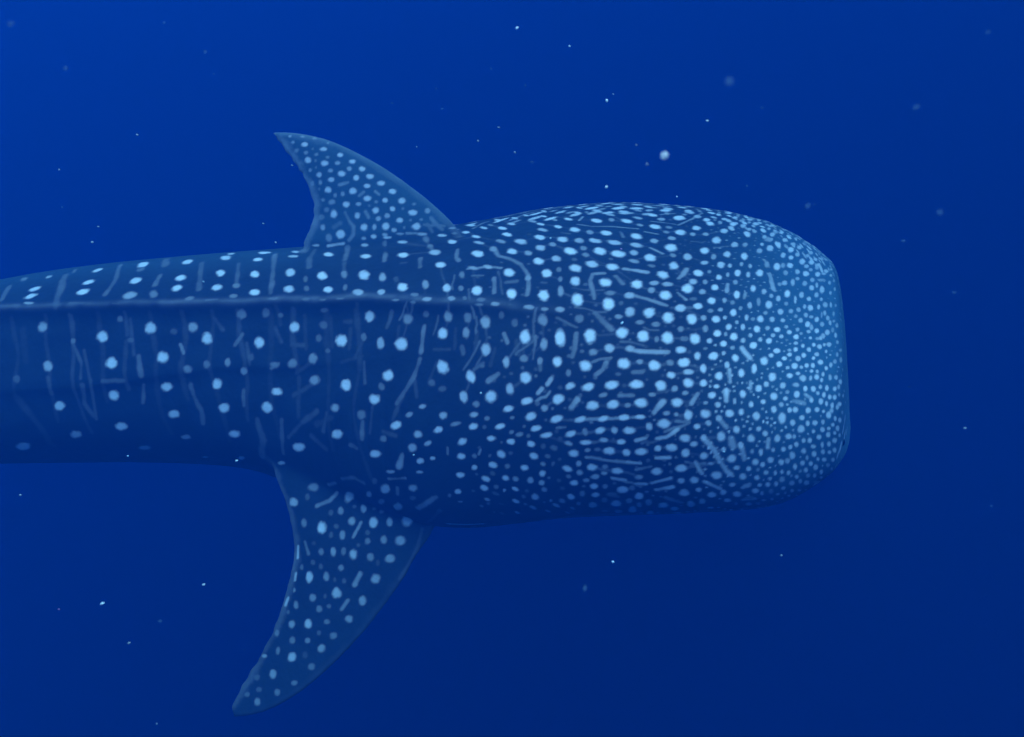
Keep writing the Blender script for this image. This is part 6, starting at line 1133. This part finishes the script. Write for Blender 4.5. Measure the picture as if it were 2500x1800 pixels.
# fine dots over the parts of the snout turned away from the picture
NRM = np.empty(len(P) * 3, np.float32)
skin.vertices.foreach_get('normal', NRM)
NRM = NRM.reshape(-1, 3).astype(float)
seen = (NRM * (np.array(cam_local.translation) - P)).sum(1) > 0.0
cand = np.flatnonzero((P @ AX > .35) & ~seen & (P[:, 2] > -.25))
rng.shuffle(cand)
put = []
for v in cand[:6000]:
    c = P[v]
    f_ = np.clip((c @ AX - .4) / 1.0, 0, 1)
    r_ = (.026 - .014 * f_) * rng.uniform(.6, 1.1)
    if all((c[0] - o[0]) ** 2 + (c[1] - o[1]) ** 2 + (c[2] - o[2]) ** 2 > (r_ + o[3] + .012 + .012 * (1 - f_)) ** 2 for o in put):
        put.append((c[0], c[1], c[2], r_))
        e1 = np.cross(NRM[v], UP)
        e1 = e1 / (np.linalg.norm(e1) + 1e-6)
        paint_spot(c, e1 * r_, np.cross(NRM[v], e1) * r_, rng.uniform(.4, .9))

# pale rims along the edges of the fins
for e_, w_, i_ in (('dt', .030, .34), ('pt', .030, .20), ('dl', .022, .16), ('pl', .022, .06)):
    q_ = np.array(FIT[e_])[4:] + (np.array(FIT['d' + ('l' if e_[1] == 't' else 't') if e_[0] == 'd' else 'p' + ('l' if e_[1] == 't' else 't')])[4:] - np.array(FIT[e_])[4:]) * .02
    paint_line(q_, w_, i_)
    if e_[0] == 'p':
        paint_line(mirror(q_), w_, i_)

# spots for the hide behind the picture edge: rows across the tail, thinning out backwards
for s in np.arange(-6.2, -3.2, .21):
    for t in np.arange(.25, 2.5, .42):
        for sd in (-1, 1):
            tj = t + rng.uniform(-.08, .08)
            w_, z_ = body_section(np.array([s]), np.array([tj if sd > 0 else 2 * np.pi - tj]))
            c = (s + rng.uniform(-.03, .03)) * AX + w_[0] * LAT + z_[0] * UP
            r_ = rng.uniform(.018, .028)
            rad = np.array([0, 0, 0.0]) + w_[0] * LAT + (z_[0] - cubic(TS, TZ, np.array([s]))[0]) * UP
            e2 = np.cross(AX, rad / np.linalg.norm(rad))
            paint_spot(c, AX * r_, e2 * r_, rng.uniform(.5, 1))

belly = np.clip((np.interp(sv, [-.3, .5], [-.84, -.52]) - ht) / np.interp(sv, [-.3, .5], [.08, .40]), 0, 1) * ((el > .75) & (el < 1.12)) * np.clip((1.35 - sv) / .2, 0, 1)  # white belly, spread higher under the head to offset missing light
# the hide grows paler towards the front of the snout
snout = np.clip((sv - .80) / .72, 0, 1)
snout = snout * snout * (3 - 2 * snout)
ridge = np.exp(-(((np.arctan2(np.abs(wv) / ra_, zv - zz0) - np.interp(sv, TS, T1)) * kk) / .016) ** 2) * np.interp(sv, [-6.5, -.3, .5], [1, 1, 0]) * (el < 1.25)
mark = np.maximum(mark, ridge * (.07 + .20 * bead))  # pale dashes plus the highlight on the side ridge, painted into the colour
dorsal = np.clip((el - 1.15) / .5, 0, 1) * (ht > .7)  # stronger light on the dorsal fin, put into a paler hide colour
lit_rim = np.clip((sv - 1.50) / .08, 0, 1) * (np.abs(wv) < 1.05)  # light on the snout's front rim, painted as a paler hide
mott = value_noise(P, .16, 5) * .6 + value_noise(P, .05, 6) * .4
for nm, val in (('mark', mark), ('belly', belly), ('snout', snout), ('lit_rim', lit_rim), ('dorsal', dorsal), ('mottle', mott)):
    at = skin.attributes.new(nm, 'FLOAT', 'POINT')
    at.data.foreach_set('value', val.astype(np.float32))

hm = bpy.data.materials.new('shark_hide')
hm.use_nodes = True
n = hm.node_tree
L = n.links.new
bs = n.nodes['Principled BSDF']


def attr(nm):
    a = n.nodes.new('ShaderNodeAttribute')
    a.attribute_name = nm
    return a.outputs['Fac']


def mix(f, a, b):
    m = n.nodes.new('ShaderNodeMix')
    m.data_type = 'RGBA'
    for s, v in ((0, f), (6, a), (7, b)):
        if isinstance(v, (tuple, float)):
            m.inputs[s].default_value = v
        else:
            L(v, m.inputs[s])
    return m.outputs[2]


def power(a, e, k=1.0):
    m = n.nodes.new('ShaderNodeMath')
    m.operation = 'POWER'
    L(a, m.inputs[0])
    m.inputs[1].default_value = e
    m2 = n.nodes.new('ShaderNodeMath')
    m2.operation = 'MULTIPLY'
    L(m.outputs[0], m2.inputs[0])
    m2.inputs[1].default_value = k
    return m2.outputs[0]


hide = mix(attr('mottle'), (.006, .014, .028, 1), (.013, .027, .045, 1))
hide = mix(attr('snout'), hide, (.048, .122, .19, 1))
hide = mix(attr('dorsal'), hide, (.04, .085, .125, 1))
hide = mix(attr('lit_rim'), hide, (.12, .22, .30, 1))
hide = mix(attr('belly'), hide, (.46, .54, .56, 1))
tex = n.nodes.new('ShaderNodeTexCoord')
grain = n.nodes.new('ShaderNodeTexNoise')
grain.inputs['Scale'].default_value = 120.0
grain.inputs['Detail'].default_value = 3.0
L(tex.outputs['Object'], grain.inputs['Vector'])
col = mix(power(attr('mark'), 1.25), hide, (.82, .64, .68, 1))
gm = n.nodes.new('ShaderNodeMapRange')
gm.inputs['To Min'].default_value, gm.inputs['To Max'].default_value = .86, 1.12
L(grain.outputs[0], gm.inputs['Value'])
vm = n.nodes.new('ShaderNodeVectorMath')
vm.operation = 'SCALE'
L(col, vm.inputs[0])
L(gm.outputs[0], vm.inputs['Scale'])
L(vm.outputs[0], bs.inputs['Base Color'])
bs.inputs['Roughness'].default_value = .62
bs.inputs['Specular IOR Level'].default_value = .12
bump = n.nodes.new('ShaderNodeBump')
bump.inputs['Strength'].default_value = .5
bump.inputs['Distance'].default_value = .010
rough = n.nodes.new('ShaderNodeTexNoise')
rough.inputs['Scale'].default_value = 22.0
rough.inputs['Detail'].default_value = 6.0
rough.inputs['Roughness'].default_value = .65
L(tex.outputs['Object'], rough.inputs['Vector'])
L(rough.outputs[0], bump.inputs['Height'])
L(bump.outputs[0], bs.inputs['Normal'])
skin.materials.append(hm)

# ---- eyes: small dark balls low on either side of the snout
em = bpy.data.materials.new('shark_eye')
em.use_nodes = True
eb = em.node_tree.nodes['Principled BSDF']
en = em.node_tree.nodes.new('ShaderNodeTexNoise')
en.inputs['Scale'].default_value = 40
er = em.node_tree.nodes.new('ShaderNodeValToRGB')
er.color_ramp.elements[0].color = (.004, .005, .007, 1)
er.color_ramp.elements[1].color = (.02, .022, .025, 1)
em.node_tree.links.new(en.outputs[0], er.inputs[0])
em.node_tree.links.new(er.outputs[0], eb.inputs['Base Color'])
eb.inputs['Roughness'].default_value = .12
for c in (np.array(EYE), mirror(np.array(EYE))):
    b = bmesh.new()
    bmesh.ops.create_uvsphere(b, u_segments=20, v_segments=12, radius=.022)
    me = bpy.data.meshes.new('eye')
    b.to_mesh(me)
    b.free()
    me.polygons.foreach_set('use_smooth', [True] * len(me.polygons))
    me.materials.append(em)
    eye = bpy.data.objects.new('eye', me)
    sc.collection.objects.link(eye)
    eye.parent = shark
    eye.location = tuple(c)

# ---------------------------------------------------------------- specks drifting in the water


def speck_mat(name, c0, c1, alpha=1.0):
    m = bpy.data.materials.new(name)
    m.use_nodes = True
    t = m.node_tree
    p = t.nodes['Principled BSDF']
    x = t.nodes.new('ShaderNodeTexNoise')
    x.inputs['Scale'].default_value = 90
    r = t.nodes.new('ShaderNodeValToRGB')
    r.color_ramp.elements[0].color = c0
    r.color_ramp.elements[1].color = c1
    t.links.new(x.outputs[0], r.inputs[0])
    t.links.new(r.outputs[0], p.inputs['Base Color'])
    p.inputs['Roughness'].default_value = .9
    p.inputs['Specular IOR Level'].default_value = 0.0
    p.inputs['Alpha'].default_value = alpha
    return m


M_WHITE = speck_mat('bright_speck', (.72, .74, .74, 1), (.9, .9, .9, 1))
M_DIM = speck_mat('dim_speck', (.45, .47, .47, 1), (.62, .64, .62, 1), .62)
M_FAINT = speck_mat('faint_flake', (.10, .20, .30, 1), (.18, .30, .40, 1), .16)
M_PINK = speck_mat('pink_speck', (.75, .25, .55, 1), (.9, .4, .7, 1))
M_JELLY = speck_mat('jelly_blob', (.62, .60, .62, 1), (.86, .84, .80, 1), .5)
MATS = dict(w=M_WHITE, d=M_DIM, f=M_FAINT, p=M_PINK, j=M_JELLY)


def lump(name, sx, sy, ang, mat, seed):
    """irregular grain of plankton: an uneven pebble of given half-sizes"""
    r = random.Random(seed)
    b = bmesh.new()
    bmesh.ops.create_icosphere(b, subdivisions=2 if max(sx, sy) > .012 else 1, radius=1.0)
    ax_ = [Vector((r.uniform(-1, 1), r.uniform(-1, 1), r.uniform(-1, 1))).normalized() for _ in range(4)]
    am = [r.uniform(-.28, .32) for _ in range(4)]
    for v in b.verts:
        k = 1 + sum(a * max(0, v.co.normalized().dot(u)) ** 2 for a, u in zip(am, ax_))
        v.co = Vector((v.co.x * k * sx, v.co.y * k * (sx + sy) / 2, v.co.z * k * sy))
    b.transform(cam_local.to_3x3().to_4x4() @ Matrix.Rotation(math.radians(ang), 4, 'Z') @ Matrix.Rotation(-math.pi / 2, 4, 'X'))
    me = bpy.data.meshes.new(name)
    b.to_mesh(me)
    b.free()
    me.polygons.foreach_set('use_smooth', [True] * len(me.polygons))
    me.materials.append(mat)
    o = bpy.data.objects.new(name, me)
    sc.collection.objects.link(o)
    return o


SPECKS = [   # x, y, z in mm, half-sizes in 0.1 mm, tilt, kind, label
    (-815, -3388, 2199, 59, 39, 20, 'f', 'blurred pale smudge in the lighter water at the upper left corner'),
    (-749, -2392, 1969, 51, 48, 40, 'f', 'small faint triangular flake high above the tail, left of the fin tip'),
    (-906, -2157, 2000, 31, 39, 0, 'f', 'faint flake near the top edge, high above the tail'),
    (-871, -3015, 2053, 59, 44, 10, 'f', 'wide faint smudge below the lighter upper left corner'),
    (-1220, -1491, 1535, 39, 24, -20, 'd', 'dim speck level with the dorsal fin tip, far out to its left'),
    (-1474, -1539, 1432, 34, 20, -10, 'd', 'tiny dim speck at the far left, well above the tail'),
    (-1515, -1140, 1105, 44, 22, 0, 'd', 'thin dim speck, upper of a close pair above the tail'),
    (-1537, -1164, 1053, 61, 39, 0, 'd', 'dim oval speck, lower of a close pair just above the tail'),
    (-1464, -1591, 1321, 29, 34, 0, 'f', 'very faint flake between the far left speck and the tail'),
    (-1012, -657, 957, 49, 24, -15, 'd', 'thin dim speck in the gap behind the hollow of the dorsal fin'),
    (-1000, -500, 822, 51, 25, -40, 'w', 'short white sliver where the dorsal fin meets the back behind it'),
    (-850, -1911, 1817, 43, 17, 0, 'f', 'faint flat flake above and left of the dorsal fin tip'),
    (-985, -68, 1036, 61, 34, -20, 'd', 'dim speck against the notched rear edge of the dorsal fin'),
    (14, -1754, 1918, 62, 35, 45, 'w', 'twin lobed pale speck near the top edge, highest bright one'),
    (187, -1369, 1796, 34, 34, 0, 'w', 'round white speck near the top, right of the twin lobed one'),
    (293, -1644, 1680, 33, 61, 15, 'w', 'white teardrop speck high above the middle of the head'),
    (313, -1635, 1699, 23, 23, 0, 'd', 'tiny dim dot beside the white teardrop speck'),
    (273, -3283, 1951, 89, 81, 50, 'j', 'largest blob in the water, pinkish white, above the head'),
    (286, -2898, 1829, 22, 19, 0, 'd', 'small dot just below and left of the large pinkish blob'),
    (304, -2488, 1763, 18, 18, 0, 'd', 'small dot above and left of the large pinkish blob'),
    (276, -1951, 1496, 40, 44, -20, 'w', 'bright round speck close above the top of the head'),
    (-43, -1481, 1557, 49, 20, -10, 'd', 'thin streak speck in open water right of the dorsal fin tip'),
    (-116, -1302, 1466, 36, 21, -30, 'd', 'small slanted speck below the thin streak, right of the dorsal fin'),
    (-357, -918, 1344, 34, 17, -40, 'd', 'tiny slanted sliver close above the front edge of the dorsal fin'),
    (-234, -1628, 1715, 33, 28, 0, 'f', 'faint dot above the dorsal fin, upper of two'),
    (-216, -1654, 1658, 51, 23, 0, 'f', 'faint flat flake above the dorsal fin, lower of two'),
    (-371, -1647, 1674, 47, 23, -10, 'f', 'faint flake straight above the middle of the dorsal fin'),
    (-59, -1905, 1830, 30, 30, 0, 'f', 'faint dot in the upper middle, below the twin lobed speck'),
    (38, -1925, 1788, 26, 39, 0, 'f', 'faint upright flake in the upper middle of the water'),
    (9, -1515, 1483, 29, 29, 0, 'd', 'dim dot above the dip between dorsal fin and head'),
    (591, -1190, 1234, 38, 27, -30, 'w', 'small white speck low over the forehead'),
    (49, -2506, 1725, 59, 22, 0, 'f', 'faint flat smudge above the rise of the head'),
    (144, -1062, 1034, 39, 34, 0, 'w', 'white dot in front of the spotted top of the head, above its shoulder'),
    (301, -3729, 2178, 75, 71, 0, 'f', 'largest faint grey smudge, up and right of the pinkish blob'),
    (572, -1868, 1672, 49, 26, 0, 'w', 'bright flat speck below the largest faint grey smudge'),
    (611, -2450, 1845, 37, 22, -30, 'f', 'small faint flake right of the bright flat speck'),
    (688, -1949, 1499, 35, 35, 0, 'f', 'faint dot close above the rounded forehead'),
    (530, -3321, 1870, 54, 65, 20, 'f', 'faint round smudge beside the upper front of the head'),
    (640, -2935, 1752, 19, 16, 0, 'f', 'tiny faint dot touching the smudge beside the upper front of the head'),
    (724, -3246, 2030, 65, 40, 20, 'f', 'faint slanted smudge in the upper right water'),
    (696, -3518, 1921, 54, 44, 0, 'f', 'faint smudge at the right, level with the forehead'),
    (893, -2777, 1616, 51, 24, 0, 'f', 'faint flat flake right of the snout top'),
    (852, -3190, 2152, 59, 32, 10, 'f', 'faint smudge nearest the upper right corner'),
    (-1600, -1987, 472, 49, 29, -10, 'd', 'small pale speck at the left edge under the tail'),
    (-1200, -2466, 390, 71, 31, 28, 'w', 'bright slanted grain in the dark water at the lower left'),
    (-1327, -2473, 375, 26, 18, 0, 'p', 'tiny pink dot left of the bright slanted grain'),
    (-953, -2276, 324, 51, 28, 20, 'w', 'small bright bluish grain left of the pectoral fin'),
    (-1122, -2515, 286, 53, 26, 25, 'd', 'dim slanted grain below the bright slanted grain'),
    (-916, -2816, 587, 63, 35, 0, 'f', 'faint smudge between the lower left grains and the pectoral fin'),
    (-1099, -2458, -66, 23, 28, 0, 'd', 'tiny dot near the bottom edge left of the pectoral fin tip'),
    (-871, -2200, 14, 24, 20, 0, 'f', 'tiny faint dot beside the rear edge of the pectoral fin'),
    (312, -2247, 388, 47, 33, -25, 'w', 'pale speck in the dark water under the middle of the head'),
    (833, -2238, 406, 28, 37, 10, 'd', 'dim speck under the front of the head'),
    (154, -3278, 1015, 38, 76, 0, 'f', 'faint upright smudge in the deep blue below the belly'),
    (955, -2587, 1550, 50, 22, 0, 'f', 'faint flat flake right of the snout, below the forehead level'),
    (1008, -2827, 1510, 62, 36, 0, 'f', 'faint oval flake in the open water right of the snout'),
    (1254, -2426, 949, 56, 31, -20, 'd', 'pale speck at the right, level with the lower snout'),
    (1249, -2689, 859, 47, 24, 0, 'f', 'faint flake at the lower right'),
    (1035, -2558, 1140, 35, 18, 0, 'f', 'thin faint sliver right of the middle of the snout'),
    (-376, -1318, 250, 40, 29, -20, 'w', 'tiny white sliver in front of the flank above the pectoral fin'),
    (-117, -1307, 509, 45, 39, -30, 'w', 'white dot in front of the gills beside a large round spot'),
    (-1438, -1407, 295, 39, 28, 20, 'w', 'small white dot at the lower edge of the tail'),
    (-986, -1589, 377, 65, 32, 10, 'w', 'bright white grain at the lower edge of the body before the pectoral fin'),
    (394, -1381, 825, 70, 38, 40, 'w', 'curled white flake in front of the middle of the head'),
    (400, -1174, 1031, 44, 28, -10, 'p', 'pinkish dot in front of the upper head among the white spots'),
    (725, -1751, 503, 51, 21, -10, 'w', 'thin white curl in front of the lower snout'),
    (-1255, -757, 743, 55, 24, -30, 'w', 'tiny white sliver in front of the tail above its ridge'),
]
for i, (x, y, z, sx, sy, ang, mk, label) in enumerate(SPECKS):
    o = lump('plankton_blob' if mk == 'j' else ('plankton_flake' if mk == 'f' else 'plankton_speck'), sx / 1e4, sy / 1e4, ang, MATS[mk], 100 + i)
    o.matrix_world = ROT @ Matrix.Translation((x / 1000, y / 1000, z / 1000))
    tag(o, label=label, category='plankton', group='plankton flakes drifting in the water' if mk == 'f' else 'plankton specks drifting in the water')
